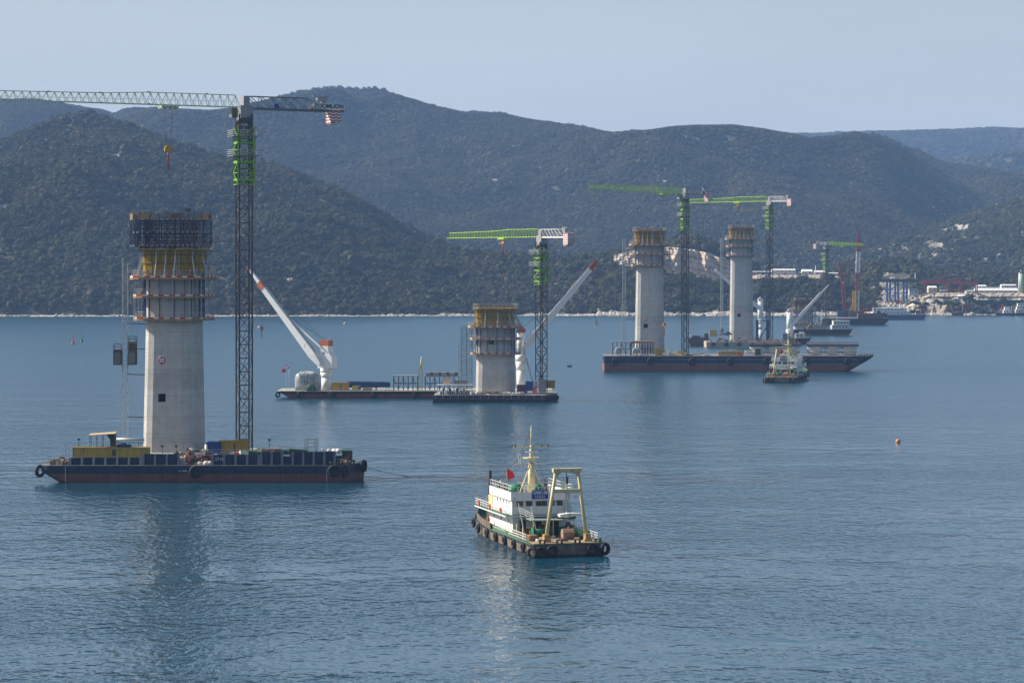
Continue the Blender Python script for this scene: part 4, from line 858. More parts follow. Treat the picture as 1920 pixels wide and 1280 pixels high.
for i, (a, b, z) in enumerate(((455,490,2.3),(528,576,2.7))):
    T = thing('green_tarpaulin', ['dark green tarpaulin left of the scaffold tower on the near barge','dark green tarpaulin beside the crane foot on the near barge'][1-i], 'tarpaulin', (W((a+b)/2,552.5), 552.5, ZD)); l = (W(b,552)-W(a,552))/2
    MB().loft([[(-l,y,z-.1) for y in ()] or [(-l,-1.5,0),(-l,-1.3,z),(-l,1.3,z),(-l,1.5,0)], [(-l*.3,-1.5,0),(-l*.3,-1.2,z+.35),(-l*.3,1.2,z+.35),(-l*.3,1.5,0)], [(l,-1.5,0),(l,-1.3,z+.1),(l,1.3,z+.1),(l,1.5,0)]]).build('canvas', GREENT, T); MB().bar((0,-1.6,0),(0,-1.25,z+.2),.06).build('lashing', ROPE, T)
T = thing('scaffold_tower', 'short galvanised scaffold tower on the right of the near barge', 'scaffold', (W(585,552.5), 552.5, ZD))
for x in (-1.15,.9):
    MB().lattice((x,0,1.8), (x,0,5.2), .55, .9, .75, .1, .06).build('ladder_frame', GALV, T)
MB().bar((-1,-.3,2.6),(1,-.3,2.6),.08).bar((-1,.3,3.4),(1,.3,3.4),.08).bar((-1,-.3,4.2),(1,-.3,4.2),.08).bar((-1,-.3,4.9),(1,-.3,4.9),.08).bar((-1,-.3,2.6),(1,-.3,4.2),.06).bar((-1,0,0),(-1,0,1.9),.5).bar((.9,0,0),(.9,0,1.9),.5).build('cross_braces', DARKST, T)
sacks('white_bags', 'white bulk bags at the right end of the near barge', (W(622,553), 553, ZD+2.2), 9, 2.4, .8, WHITE_OLD, .6)
T = thing('bow_winch', 'dark green winch house with red gear at the right end of the near barge', 'winch', (W(651,554), 554, ZD)); MB().box(-1,1,-1,1,.3,2.6).build('housing', GREENT, T); MB().tube((-.9,-1.3,.9),(.9,-1.3,.9),.55,n=14).build('drum', DARKST, T); MB().bar((-.6,-1.5,1.2),(.8,-1.5,1.9),.16).build('lever', REDP, T)
pile('timber_pile', 'loose planks and rods between the green tarpaulins on the near barge', 'timber', (W(510,552), 552.6, ZD+2.3), 16, 2.6, .8, .7, [TIMB, RUST, GREYP, DARKST], rng, long=True)
pile('hose_heap', 'dark hoses and drums in front of the bow winch on the near barge', 'hoses', (W(634,550), 550, ZD), 18, 1.5, .8, .9, [DARKST, RUST, GREENT, TIMB, GREYP], rng)
pile('bow_gear', 'rusty chain and gear on the left bow of the near barge', 'gear', (W(112,551), 551.5, ZD), 20, 2.0, 1.5, .6, [RUST, DARKST, TIMB], rng)
pile('mixed_gear', 'small orange and white gear on the near barge below the crane mast', 'gear', (W(445,551), 551.5, ZD+1.9), 7, 2.2, .5, .5, [WHITE_OLD, ORNG, CLOTH], rng)

# --- low dark pontoon round the short pier
D1 = 862.0
PN = thing('pontoon', 'low dark pontoon surrounding the short concrete pier', 'pontoon', (W(813,D1), D1, 0)); PL = W(1022,D1)-W(813,D1)
o6 = [(0,0),(PL,0),(PL+4.1,11),(PL+4.1,23.5),(.6,23.5)]
hull_bands(PN, o6, -1, [(-1,1.1,'lower_side',HBLACK),(1.102,2.2,'upper_side',mat('dark_navy_side', (.02,.025,.045), .6, var=.4, scale=.7))], lambda x, y, z: (x, y))
MB().loft([[(x,y,2.202) for x,y in o6],[(x,y,2.32) for x,y in o6]]).build('deck', mat('dusty_deck', (.27,.25,.22), .9, var=.3, scale=.6), PN)
for i in range(44): MB().box(.4+i*PL/44, .62+i*PL/44, -.1, -.003, 1.2, 2.15).build('fender_timber', DARKST if i % 3 else GREYP, PN)
MB().box(-.02,PL,-.16,-.101,.95,1.1).build('rubbing_strake', RUST, PN); MB().box(-.3,0,0,3,.1,2.2).build('rusty_corner', RUST, PN)
MB().rail([(.3,.4,2.3),(PL-.5,.4,2.3)], 1.1, 2.6, .05, 2).rail([(PL,.6,2.3),(PL+3.8,11,2.3)], 1.1, 2, .05, 2).build('guard_rail', GALV, PN)
for k in range(5): x = PL+.5+k*.85; MB().torus((x+.2, 1.2+k*2.2, 1.0), (1,-.4,0), .55, .24, 14, 6).build('tyre_fender', BLACK, PN)
def site_table(label, px0, px1, D, z, h):
    T = thing('deck_canopy', label, 'canopy', (W((px0+px1)/2,D), D, z)); l = (W(px1,D)-W(px0,D))/2
    MB().box(-l,l,-1.8,1.8,h,h+.14).build('roof', mat('pale_sheet', (.5,.48,.43), .7), T)
    for x in (-l+.2,-l*.4,l*.3,l-.2):
        for y in (-1.6,1.6): MB().bar((x,y,0),(x,y,h),.1).build('post', GALV, T)
    return T
site_table('flat canopy over blue barrels on the left of the dark pontoon', 819, 886, 865.5, 2.33, 3.0)
T = thing('barrel_store', 'blue barrels and boxes under the flat canopy of the dark pontoon', 'barrels', (W(852,865.5), 865.5, 2.33))
for i in range(13): MB().tube((-4.2+i*.72,-.6+(i%2)*.9,0), (-4.2+i*.72,-.6+(i%2)*.9,1.0+.9*(i%3==1)), .33, n=10).build('barrel', [NAVY,BLUEST,GREYP,NAVY][i%4], T)
T = thing('leaning_board', 'tan plywood boards leaning on the canopy left of the short pier', 'boards', (W(838,866), 866, 5.48)); MB().cb((0,0,.95), (2.3,.12,2.0), rx=-.25, ry=.1).build('plywood', mat('tan_plywood', (.58,.41,.24), .8, var=.15), T); MB().bar((.6,.6,0),(.6,.2,1.6),.1).build('prop', TIMB, T)
T = thing('beam_stack', 'grey steel beams stacked above the canopy left of the short pier', 'beams', (W(863,867), 867, 5.48))
for i in range(6): MB().bar((-2.2,i*.4-1,.2+.35*(i%3)), (2.4,i*.4-1,.25+.35*(i%3)), .2, .3).build('beam', GREYP if i % 2 else DARKST, T)
for i in range(3): MB().bar((-2+i*2,-.9,0),(-2+i*2,-.9,1.8),.1).build('stake', GALV, T)
for i, (px, m, lab) in enumerate(((897,CLOTH,'cream tarpaulins on the dark pontoon, left of the short pier foot'),(915,TIMB,'brown timber offcuts in front of the short pier'),(935,ORTIMB,'orange timber beams in front of the short pier'),(953,CLOTH,'cream sacks in front of the right edge of the short pier'),(973,GREYP,'grey covered bundles right of the short pier foot'))):
    if m in (TIMB, ORTIMB): pile('timber_pile', lab, 'timber', (W(px,866), 866, 2.33), 14, 1.6, .8, .9, [m, TIMB, RUST], rng, long=True)
    else: sacks('covered_bundle', lab, (W(px,865.5), 865.5, 2.33), 7, 1.6, .7, m, .55)
Ts = thing('stair_tower', 'tall galvanised stair tower left of the short pier', 'stair tower', (W(875,877), 877, 2.33))
mb = MB()
for x in (-1.75,0,1.75):
    for y in (-1,1): mb.bar((x,y,0),(x,y,21),.15)
mb.build('standards', mat('green_grey_tube', (.15,.18,.165), .55, .1), Ts)
for k in range(30):
    z = .7+k*.7; mb = MB(); mb.bar((-1.75,-1,z),(1.75,-1,z),.13).bar((-1.75,1,z),(1.75,1,z),.1).bar((-1.75,-1,z),(-1.75,1,z),.06).bar((1.75,-1,z),(1.75,1,z),.06); 
    if k % 3 == 0: mb.bar((-1.75,.3 if k%2 else -.3,z),(1.75,.3 if k%2 else -.3,z+2.1),.5,.08)
    mb.build('ledger', _mats['green_grey_tube'], Ts)
for x in (-4.6,-3.9):
    pass
T = thing('lattice_mast', 'thin pale lattice mast left of the stair tower', 'mast', (W(862,868), 868, 2.33)); MB().lattice((0,0,0),(0,0,16.5),.7,.7,.8,.08,.05).build('lattice', GALV, T); MB().bar((0,0,3),(2,2,3),.07).bar((0,0,11),(2,6,11),.07).build('tie', GALV, T)
container('site_container', 'small blue container right of the short pier', (W(993,868), 868, 3.4), 2.4, 2.2, 2.9, BLUEC, 0, 6)
container('site_container', 'maroon machinery container beside the small blue one on the pontoon', (W(979,869), 869, 2.6), 3.2, 2.4, 2.6, mat('maroon_paint', (.11,.035,.05), .6, var=.2), 0, 8)
container('site_container', 'ochre container at the right end of the dark pontoon', (W(1030,873), 873, 4.0), 3.4, 2.4, 2.4, OCHRE, 0, 8)
T = thing('crane_foot_cage', 'netted grey and red cage round the foot of the green crane on the pontoon', 'cage', (W(1012,866.5), 866.5, 2.33))
MB().lattice((-1.3,0,0),(-1.3,0,5.2),1.6,2,1.2,.1,.06).build('stair_frame', GALV, T); MB().box(-.3,2,-1,1,0,4.6).build('grey_netting', mat('grey_net', (.23,.22,.22), .9, var=.3, scale=3), T); MB().add([(-2.4,-1.1,.3),(-.8,-1.15,.1),(-.9,-1.1,2.9),(-2.1,-1.05,2.4)],[(0,1,2,3)]).build('red_tarp', mat('faded_red_cloth', (.42,.14,.13), .8, var=.3), T); MB().cb((-1.2,-1.05,4.3),(1.7,.1,.5)).build('pale_board', CLOTH, T)

# --- red and black crane barge behind the pontoon, with two white cranes
D2 = 887.0; XB = W(519,D2); BL = W(1036,D2)-XB
CB = thing('crane_barge', 'black and rust red barge carrying the white floating cranes', 'barge', (XB, D2, 0))
oc = [(0,.8),(1,0),(BL,0),(BL,20),(1,20),(0,19)]
def rk2(x, y, z): return (x+max(0, 2.3-z)*2.0, y) if x < 5 else (x, y)
hull_bands(CB, oc, -1, [(-1.2,1.35,'hull_bottom',HRED2),(1.352,2.3,'hull_topside',HBLACK)], rk2)
MB().loft([[(x,y,2.302) for x,y in oc],[(x,y,2.42) for x,y in oc]]).build('deck', mat('pale_deck_edge', (.33,.31,.27), .85, var=.3), CB)
for px in (521,563,623,702,780): tyre(CB, (W(px,D2)-XB, -.4, 1.3), (1,-.8,0) if px < 530 else (0,1,0), .8, .3)
MB().rail([(1.5,.6,2.4),(W(737,D2)-XB,.6,2.4)], 1.1, 2.0, .05, 2).build('guard_rail', GALV, CB)
Zb2 = 2.42
flag('red_flag', 'plain red flag at the left end of the crane barge', (W(536,890), 890, Zb2), 7.2, [mat('red_cloth', (.55,.02,.02), .8)], 1.3, 1.2)
flag('tricolour_flag', 'small red white and blue flag at the left end of the crane barge', (W(542,892), 892, Zb2), 8.1, [mat('red_cloth', (.55,.02,.02)), WHITE, mat('blue_cloth', (.02,.05,.3), .8)], 1.1, .9)
T = thing('wrapped_stack', 'stack wrapped in translucent white plastic on the crane barge', 'wrapped stack', (W(577,893), 893, Zb2))
rs = []
for k, (z, q) in enumerate(((0,1.02),(1.5,1.0),(3.6,.98),(5.0,.9),(5.9,.62),(6.1,.25))):
    rs.append([(4.1*q*math.copysign(abs(math.cos(t))**.6, math.cos(t))*(1+.04*math.sin(t*9+k)), 2.6*q*math.copysign(abs(math.sin(t))**.6, math.sin(t))*(1+.05*math.sin(t*7+k)), z) for t in [2*math.pi*i/28 for i in range(28)]])
MB().loft(rs, smooth=True).build('plastic_sheet', mat('cloudy_plastic', (.44,.46,.45), .35, var=.45, scale=.9, streak=.5, bump=.9, bscale=1.2, dirt=(.16,.17,.15), dirtamt=.45), T)
for x in (-2.6,0,2.4): MB().path([(x,-2.75,0),(x,-2.72,3.6),(x,-2.3,5.4),(x,0,6.15)], .05).build('strap', ROPE, T)
T = thing('netted_heap', 'dark green netted heap in front of the wrapped stack', 'heap', (W(581,889), 889, Zb2)); MB().ball((0,0,.8), 1.6, 14, 8, .8, .14).build('netting', GREENT, T); MB().ball((1.3,.4,.6), .9, 10, 6, .8, .14).build('side_bag', GREENT, T)
container('site_container', 'ochre container beside the white crane pedestal on the crane barge', (W(638,891), 891, Zb2), 5.6, 2.5, 2.5, OCHRE, 0, 12)
T = thing('covered_boat', 'long pontoon boat under blue and black tarpaulin on the crane barge', 'boat', (W(690,894), 894, Zb2+.8))
rs = []
for i in range(9):
    t = i/8; x = -6.6+13.8*t; q = 1 if t < .75 else 1-(t-.75)*2.4; rs.append([(x,-1.6*q,.1+.7*max(0,t-.6)),(x,-1.7*q,1.2+.25*t),(x,-.7*q,2.0-.2*t),(x,.7*q,2.0-.2*t),(x,1.7*q,1.2+.25*t),(x,1.6*q,.1)])
MB().loft(rs).build('tarpaulin', BLUET, T); MB().box(-5,-4.6,-1.2,1.2,-.8,.1).box(2.5,2.9,-1.2,1.2,-.8,.2).build('cradle', TIMB, T)
T = thing('tool_bench', 'yellow machine and tools right of the ochre container on the crane barge', 'machine', (W(666,889.5), 889.5, Zb2)); MB().cb((0,0,.8),(2,1.2,1.5)).build('machine_body', YCONT, T); MB().ball((1.4,0,1),.7,10,6).build('motor', DARKST, T); MB().cb((4,0,.5),(3,1.0,.9)).build('crate', TIMB, T); MB().bar((9.8,0,0),(10.2,0,1.6),.1).bar((10,0,1.4),(11.2,0,.3),.1).build('tripod', DARKST, T)
def rack(label, px0, px1, D, z, h, top, m=DARKST, bays=5, dbl=True):
    T = thing('steel_rack', label, 'rack', (W(px0,D), D, z)); l = W(px1,D)-W(px0,D)
    for i in range(bays+1):
        x = l*i/bays
        for y in (0,3): MB().bar((x,y,0),(x,y,h),.2).build('post', m, T)
    for i in range(bays):
        MB().bar((l*i/bays,0,.2 if i%2 else h-.2),(l*(i+1)/bays,0,h-.2 if i%2 else .2),.14).build('brace', m, T)
    MB().bar((0,0,h*.5),(l,0,h*.5),.16).bar((0,3,h*.5),(l,3,h*.5),.16).build('middle_rail', m, T)
    MB().box(-.2,l+.2,-.3,3.3,h,h+top).build('top_deck', TIMB if top > .4 else GREYP, T)
    return T
rack('open steel rack on the crane barge, farther left of two', 738, 783, 890, Zb2, 4.6, .25)
rack('long steel rack with brown formwork panels on top, left of the stair tower', 797, 860, 891, Zb2, 4.4, .3, BLUEST, 7)
T = thing('form_panels', 'brown formwork panels stacked on the long steel rack', 'panels', (W(797,891), 891, Zb2+4.7))
for i in range(8): MB().cb((.8+i*1.32,1.5,.55),(1.15,2.6,1.0+.15*(i%3))).build('panel', BROWN if i % 2 else GREYP, T)
T = thing('drill_mast', 'slim yellow-green mast between the steel racks on the crane barge', 'mast', (W(788,892), 892, Zb2)); MB().lattice((0,0,0),(0,0,7),1.3,1.3,1.1,.14,.08).build('base_lattice', mat('yellow_green_paint', (.42,.42,.16), .6, var=.2), T); MB().tube((.3,0,7),(.35,0,10.2),.32,.26,8).build('upper_tube', _mats['yellow_green_paint'], T); MB().bar((-.3,0,6.5),(.2,0,8.6),.2).build('strut', _mats['yellow_green_paint'], T); MB().tube((.35,0,10.2),(.35,0,10.9),.14).build('lamp', WHITE, T); MB().bar((.4,0,8.4),(1.9,0,8.4),.08).bar((.4,0,7.9),(1.9,0,7.9),.08).build('ladder_arm', _mats['yellow_green_paint'], T)

def white_crane(label, base, zb, piv, tip, m_top, scale=1.0, ped_r=1.6, house=True, bandpos=.78, topz=None, cabbox=False, zhouse=None, bw=2.1, rz=0):
    """ship's pedestal crane: flared pedestal, slewing house, box boom, luffing ropes. piv, tip relative to base"""
    T = thing('pedestal_crane', label, 'crane', base, rz); r = ped_r; piv = (piv[0]/math.cos(rz), piv[1], piv[2]); tip = (tip[0]/math.cos(rz), tip[1], tip[2]); zh = zhouse or 5.2
    MB().tube((0,0,0),(0,0,zh*.55),r,r,20).tube((0,0,zh*.55),(0,0,zh*.8),r,r*1.25,20).tube((0,0,zh*.8),(0,0,zh),r*1.25,r*1.3,20).build('pedestal', WHITE, T)
    s = 1 if tip[0] > 0 else -1; piv = Vector(piv); tip = Vector(tip); d = (tip-piv); L = d.length; d.normalize()
    tz = topz or 12.5
    prof = [(-s*3.0,zh),(s*2.4,zh),(s*2.2,zh+2.6),(s*1.3,zh+4.4),(s*1.2,tz-2),(-s*1.5,tz-2),(-s*1.7,zh+5.2),(-s*2.9,zh+3.6)]
    if house:
        rs = [[(x,y,z) for x,z in (prof if s < 0 else prof)] for y in (-1.7,1.7)]; MB().loft(rs if s > 0 else rs).build('slewing_house', WHITE, T)
        MB().box(-1.6,1.6,-1.5,1.5,tz-1.998,tz).cb((-s*.0-.6,-.3,tz-.9),(2.6,2.2,1.0)).build('sheave_head', m_top, T)
        MB().box(-.5,.2,-1.76,-1.7,zh+4.6,zh+5.4).build('hatch', GREYP, T)
    else:
        MB().tube((0,0,zh),(0,0,tz-1.5),r*1.05,r*.95,18).build('slewing_column', WHITE, T); MB().box(-1.4,1.4,-1.2,1.2,tz-1.6,tz-.3).tube((0,-1.3,tz-.5),(0,1.3,tz-.5),.8,n=14).build('sheave_head', m_top, T)
    up = Vector((-d.z,0,d.x)); up = up if up.z > 0 else -up
    mid = piv+d*L*bandpos; a0 = Vector((0,1,0))
    def beam(p, q, w0, h0, w1, h1):
        return [[p-a0*w0/2-up*h0/2, p+a0*w0/2-up*h0/2, p+a0*w0/2+up*h0/2, p-a0*w0/2+up*h0/2], [q-a0*w1/2-up*h1/2, q+a0*w1/2-up*h1/2, q+a0*w1/2+up*h1/2, q-a0*w1/2+up*h1/2]]
    e = piv+d*L*.1
    MB().loft(beam(piv, e, bw*.9, bw*.5, bw, bw)).loft(beam(e, mid, bw, bw, bw*.7, bw*.62)).build('boom', WHITE, T)
    m2 = mid+d*2.6
    MB().loft(beam(mid, m2, bw*.78, bw*.72, bw*.7, bw*.66)).build('boom_collar', m_top, T)
    if bandpos < .9:
        MB().loft(beam(m2, tip, bw*.45, bw*.42, bw*.25, bw*.25)).build('fly_jib', WHITE, T); MB().cb(tip, (1.1,.6,.6)).build('jib_sheave', ORNG, T)
    else: MB().tube(tip-a0*.7, tip+a0*.7, .6, n=12).cb(tip+d*.8, (1.6,.5,.5), ry=-.7*s).build('tip_sheave', m_top, T)
    lad = MB(); k = int(L*bandpos/1.6)
    for sgn in (-.4,.4): lad.bar(e+up*(bw*.56)+a0*sgn, mid+up*(bw*.4)+a0*sgn, .1)
    for i in range(k): t = .1+(bandpos-.1)*i/k; lad.bar(piv+d*L*t+up*(bw*.52)-a0*.4, piv+d*L*t+up*(bw*.52)+a0*.4, .08)
    lad.build('boom_walkway', GREYP, T)
    rp = MB(); hd = Vector((0,0,tz-.4))
    for q, y in ((bandpos*.62,-.8),(bandpos*.62,.8),(bandpos*.98,-.3)): rp.bar(hd+Vector((0,y,0)), piv+d*L*q+up*bw*.4, .06)
    rp.build('luffing_rope', ROPE, T)
    return T, piv+d*L
Dc = 897.0
bx, bz = W(612,Dc), Zb2
T, tp = white_crane('white pedestal crane with orange top, boom pointing up to the left', (bx, Dc, bz), bz, (-.9,-2.1,Z(683,Dc)-bz), (W(468,Dc)-bx,-2.1,Z(506,Dc)-bz), mat('rust_orange_paint', (.43,.12,.05), .5, var=.15), zhouse=Z(690,Dc)-bz, topz=Z(637,Dc)-bz, bw=2.5, bandpos=.8, rz=R(-26))
MB().bar(tp, (tp.x+.0,tp.y,Z(630,Dc)-bz), .05).build('hoist_rope', ROPE, T)
MB().bar((tp.x+4.3,tp.y,Z(555,Dc)-bz), (tp.x+4.5,tp.y,Z(612,Dc)-bz), .05).cb((tp.x+4.5,tp.y,Z(616,Dc)-bz),(.9,.5,1.5)).bar((tp.x+4.5,tp.y,Z(620,Dc)-bz),(tp.x+4.5,tp.y,Z(634,Dc)-bz),.22).build('hook_block', DARKST, T)
MB().bar((-.9,-2,Z(668,Dc)-bz+3), ((W(545,Dc)-bx)/.9,-2,Z(597,Dc)-bz), .5).build('luffing_strut', WHITE, T)
bx = W(977,Dc)
T, tp = white_crane('white pedestal crane behind the short pier, boom pointing up to the right', (bx, Dc, bz), bz, (1.2,-1.2,Z(652,Dc)-bz), (W(1116,Dc)-bx,-1.2,Z(494,Dc)-bz), ORNG, house=False, zhouse=Z(664,Dc)-bz, topz=Z(614,Dc)-bz, bandpos=.93, bw=2.4, ped_r=1.45)
for s in (-.5,.5): MB().bar((tp.x+.4+s,tp.y,tp.z), (tp.x+.4+s*.6,tp.y,Z(602,Dc)-bz), .06).build('hoist_rope', ROPE, T)
MB().cb((tp.x+.4,tp.y,Z(605,Dc)-bz),(.95,.6,1.5)).tube((tp.x+.4,tp.y,Z(610,Dc)-bz),(tp.x+.4,tp.y,Z(613,Dc)-bz),.3,.1).build('hook_block', CLOTH, T)
MB().rail([(1.8,-1.6,zz) for zz in ()] or [(1.7,-1.7,9.5),(4.2,-1.7,0.2)], 1.0, 1.6, .1, 2).build('pedestal_stair', DARKST, T)
MB().cb((2.0,-1.6,Z(648,Dc)-bz),(.9,.7,1.2)).build('boom_lamp', DARKST, T)
# ------------------------------------------------------------------ workboats with an A-frame at the stern
CREAM = mat('cream_yellow_paint', (.56,.48,.25), .45, var=.12, scale=1.2, dirt=(.26,.14,.05), dirtamt=.2)
GREEND = mat('green_deck_paint', (.03,.10,.05), .7, var=.25, scale=1)
HULLG = mat('scraped_grey_hull', (.15,.125,.10), .8, var=.4, scale=.9, streak=.35, dirt=(.15,.08,.045), dirtamt=.4)
PLANK = mat('wooden_deck', (.30,.21,.13), .85, var=.25, scale=2)
LRED = mat('lifebuoy_orange', (.6,.10,.03), .5)
def workboat(label, loc, rz, group):
    T = thing('workboat', label, 'workboat', loc, rz, group); hw = 5.8; zd = 1.95
    # hull: square stern at y=0, rounded bow at y=44; deck rises forward
    ys = [0,.6,8,16,24,31,36,40,42.6,44]; wd = [5.3,5.8,5.9,5.9,5.9,5.7,5.2,4.0,2.7,1.2]
    def sheer(y): return zd+max(0,(y-24)/20)**1.6*1.3
    rings = []
    def sec(z_of, f):
        r = []
        for y, w in zip(ys, wd): r.append((-w*f(y), y-(0 if y < 30 else (1-f(y))*8), z_of(y)))
        for y, w in zip(reversed(ys), reversed(wd)): r.append((w*f(y), y-(0 if y < 30 else (1-f(y))*8), z_of(y)))
        return list(reversed(r))
    MB().loft([sec(lambda y: -1.2, lambda y: .96), sec(lambda y: .35, lambda y: .985)]).build('lower_hull', HBLACK, T)
    MB().loft([sec(lambda y: .352, lambda y: .986), sec(lambda y: sheer(y)-.1, lambda y: 1)]).build('hull_side', HULLG, T)
    MB().loft([sec(lambda y: sheer(y)-.098, lambda y: .995), sec(lambda y: sheer(y), lambda y: .995)]).build('deck', GREEND, T)
    MB().loft([sec(lambda y: sheer(y)-.35, lambda y: 1.012), sec(lambda y: sheer(y)-.12, lambda y: 1.012)]).build('rubbing_strake', HBLACK, T)
    for i in range(15): x = -4.9+i*.7; MB().box(x-.33, x+.33, .4, 13.2, zd+.004, zd+.07).build('deck_plank', PLANK, T)
    # bulwarks
    bw = MB(); pts = [(-w, y, sheer(y)) for y, w in zip(ys, wd) if y >= 24]+[(w, y, sheer(y)) for y, w in reversed(list(zip(ys, wd))) if y >= 24]
    for a, b in zip(pts, pts[1:]): bw.add([a, b, (b[0]*1.02,b[1],b[2]+1.0), (a[0]*1.02,a[1],a[2]+1.0), (a[0]*.96,a[1]-.08,a[2]), (b[0]*.96,b[1]-.08,b[2]), (b[0]*.99,b[1]-.06,b[2]+1.0), (a[0]*.99,a[1]-.06,a[2]+1.0)], [(0,1,2,3),(5,4,7,6),(3,2,6,7)])
    bw.build('bow_bulwark', HULLG, T); bi = MB()
    for a, b in zip(pts, pts[1:]): bi.add([(a[0]*.955,a[1]-.12,a[2]), (b[0]*.955,b[1]-.12,b[2]), (b[0]*.985,b[1]-.1,b[2]+.98), (a[0]*.985,a[1]-.1,a[2]+.98)], [(1,0,3,2),(0,1,2,3)])
    bi.build('bulwark_lining', GREEND, T)
    # main deckhouse, boat deck, upper house
    x0, x1 = -4.9, 4.0
    h1 = MB().box(x0+.35,x1,15.5,31,zd,4.75).build('lower_house', BOATW, T)
    bd = MB().box(x0-1.2,x1+1.1,14,34,4.752,4.95).build('boat_deck', BOATW, T)
    MB().box(x0-1.22,x1+1.12,13.98,34.02,4.95,5.0).build('deck_cover', GREEND, bd)
    MB().rail([(x0-1.1,14.3,5),(x0-1.1,33.8,5),(x1+1,33.8,5),(x1+1,14.3,5)], 1.1, 1.7, .06, 3).build('guard_rail', WHITE, bd)
    h2 = MB().box(x0,x1,14.6,26.5,5.002,7.3).build('upper_house', BOATW, T)
    MB().box(x0-.05,x1+.05,26.6,29.5,5.002,7.0).build('aft_cabin', CREAM, T)
    pr = MB(); o0, o1 = (x0-.35,x1+.55), (13.9,27.5)
    for (a0,a1,b0,b1) in ((o0[0],o0[1],o1[0],o1[0]+.12),(o0[0],o0[0]+.12,o1[0]+.12,o1[1]),(o0[1]-.12,o0[1],o1[0]+.12,o1[1]),(o0[0]+.12,o0[1]-.12,o1[1]-.12,o1[1])): pr.box(a0,a1,b0,b1,7.25,8.55)
    pr.box(o0[0]+.12,o0[1]-.12,o1[0]+.12,o1[1]-.12,7.302,7.4); par = pr.build('bridge_parapet', BOATW, T)
    MB().rail([(o0[0]+.1,o1[0]+.1,8.55),(o0[1]-.1,o1[0]+.1,8.55)], .75, 1.1, .06, 1).rail([(o0[0]+.1,o1[0]+.1,8.55),(o0[0]+.1,27.3,8.55)], 1.0, 1.6, .06, 2).rail([(o0[1]-.1,o1[0]+.1,8.55),(o0[1]-.1,27.3,8.55)], 1.0, 1.6, .06, 2).build('parapet_rail', WHITE_OLD, par)
    sg = MB().box(-1.95,.65,13.83,13.88,7.45,8.85).build('name_board', mat('sign_blue', (.015,.05,.26), .5), T)
    text('CRBC-08', .62, WHITE, sg, (-.65,13.81,8.42), (R(90),0,0), 'board_lettering', .01, 1.0, bold=.01)
    mk = MB(); bx = -1.4                      # second line: bracketed characters, drawn stroke by stroke
    for (a,b,c,d) in ((0,0,.04,.45),(0,.43,.12,.45),(0,0,.12,.03),(1.46,0,1.5,.45),(1.38,.43,1.5,.45),(1.38,0,1.5,.03)): mk.box(bx+a,bx+c,13.8,13.82,7.6+b,7.6+d)
    for cx in (.2,.6,1.0):
        for (a,b,c,d) in ((0,.38,.3,.42),(.13,.05,.17,.42),(0,.22,.3,.25),(.02,.05,.05,.22),(.25,.05,.28,.22),(0,.05,.3,.08)): mk.box(bx+cx+a,bx+cx+c,13.8,13.82,7.6+b,7.6+d)
    mk.build('board_characters', WHITE, sg, kind='stuff')
    for (a, b) in ((-4.2,-3.15),(-2.7,-1.65),(-1.1,.7),(1.15,1.9),(2.2,3.15)):
        w = MB().box(a-.05,b+.05,14.55,14.597,6.25,7.15).build('window_frame', WHITE_OLD, h2); MB().box(a+.03,b-.03,14.53,14.548,6.32,7.08).build('window_pane', GLASS, w)
    for y in (16.2,18,19.8,21.6,23.4): MB().box(x0-.03,x0-.004,y,y+.42,6.5,7.0).build('side_window', GLASS, h2)
    for y in (18,22.5,27): MB().box(x0+.32,x0+.346,y,y+.4,3.6,4.1).build('porthole', GLASS, h1)
    for y in (16.8,20.2): MB().box(x0+.3,x0+.346,y,y+.95,zd+.1,3.9).build('door', WHITE_OLD, h1)
    MB().box(-3.6,-2.5,15.44,15.497,zd+.1,4.1).box(-1.2,0,15.44,15.497,zd+.1,4.2).box(.8,2.8,15.44,15.497,zd+.1,4.2).build('doorway', mat('dark_doorway', (.03,.028,.025), .8), h1)
    lad = MB()
    for s in (-3.9,-3.3): lad.bar((s,13.6,zd),(s,14.3,5.6),.07)
    for i in range(9): lad.bar((-3.9,13.6+.08*i,zd+.3+i*.36),(-3.3,13.6+.08*i,zd+.3+i*.36),.06)
    lad.build('ladder', GREYP, h1)
    # canopy over the working deck
    cn = MB().box(-2.9,3.9,9.8,15.3,4.45,4.6).build('working_canopy', mat('pale_green_roof', (.25,.32,.25), .6, var=.2), T)
    for (x, y) in ((-2.7,10),(.4,10),(3.7,10)): MB().bar((x,y,zd),(x,y,4.45),.12).build('canopy_post', CREAM, cn)
    MB().rail([(-2.9,9.9,4.6),(-4.4,11.5,5.3)], 1.0, 1.2, .08, 3).build('stair_rail', WHITE_OLD, cn)
    rb = MB().loft([[(1.6,10.4,4.9),(1.6,11.9,4.9),(1.6,11.9,5.3),(1.6,10.4,5.3)],[(3.0,10.2,4.85),(3.0,12.1,4.85),(3.0,12.1,5.5),(3.0,10.2,5.5)],[(5.1,10.9,5.15),(5.1,11.3,5.15),(5.1,11.4,5.4),(5.1,10.8,5.4)]]).build('rescue_boat', WHITE, T); MB().bar((1.8,11.1,4.6),(1.8,11.1,4.95),1.0,.2).bar((3.8,11.1,4.6),(3.8,11.1,4.95),1.0,.2).build('boat_chock', RUST, rb)
    for x, y in ((x0-1.2,17),(x0-1.2,24),(x0-1.2,31)): MB().torus((x,y,5.6), (1,0,0), .36, .1, 14, 6).build('lifebuoy', LRED, T)
    # mast
    m = MB().tube((0,21.5,7.4),(0,21.5,12.4),.62,.46,14).tube((0,21.5,12.4),(0,21.5,15.2),.32,.24,12).tube((0,21.5,15.2),(0,21.5,18.0),.16,.09,8).ball((0,21.5,18.1),.16).build('mast', CREAM, T)
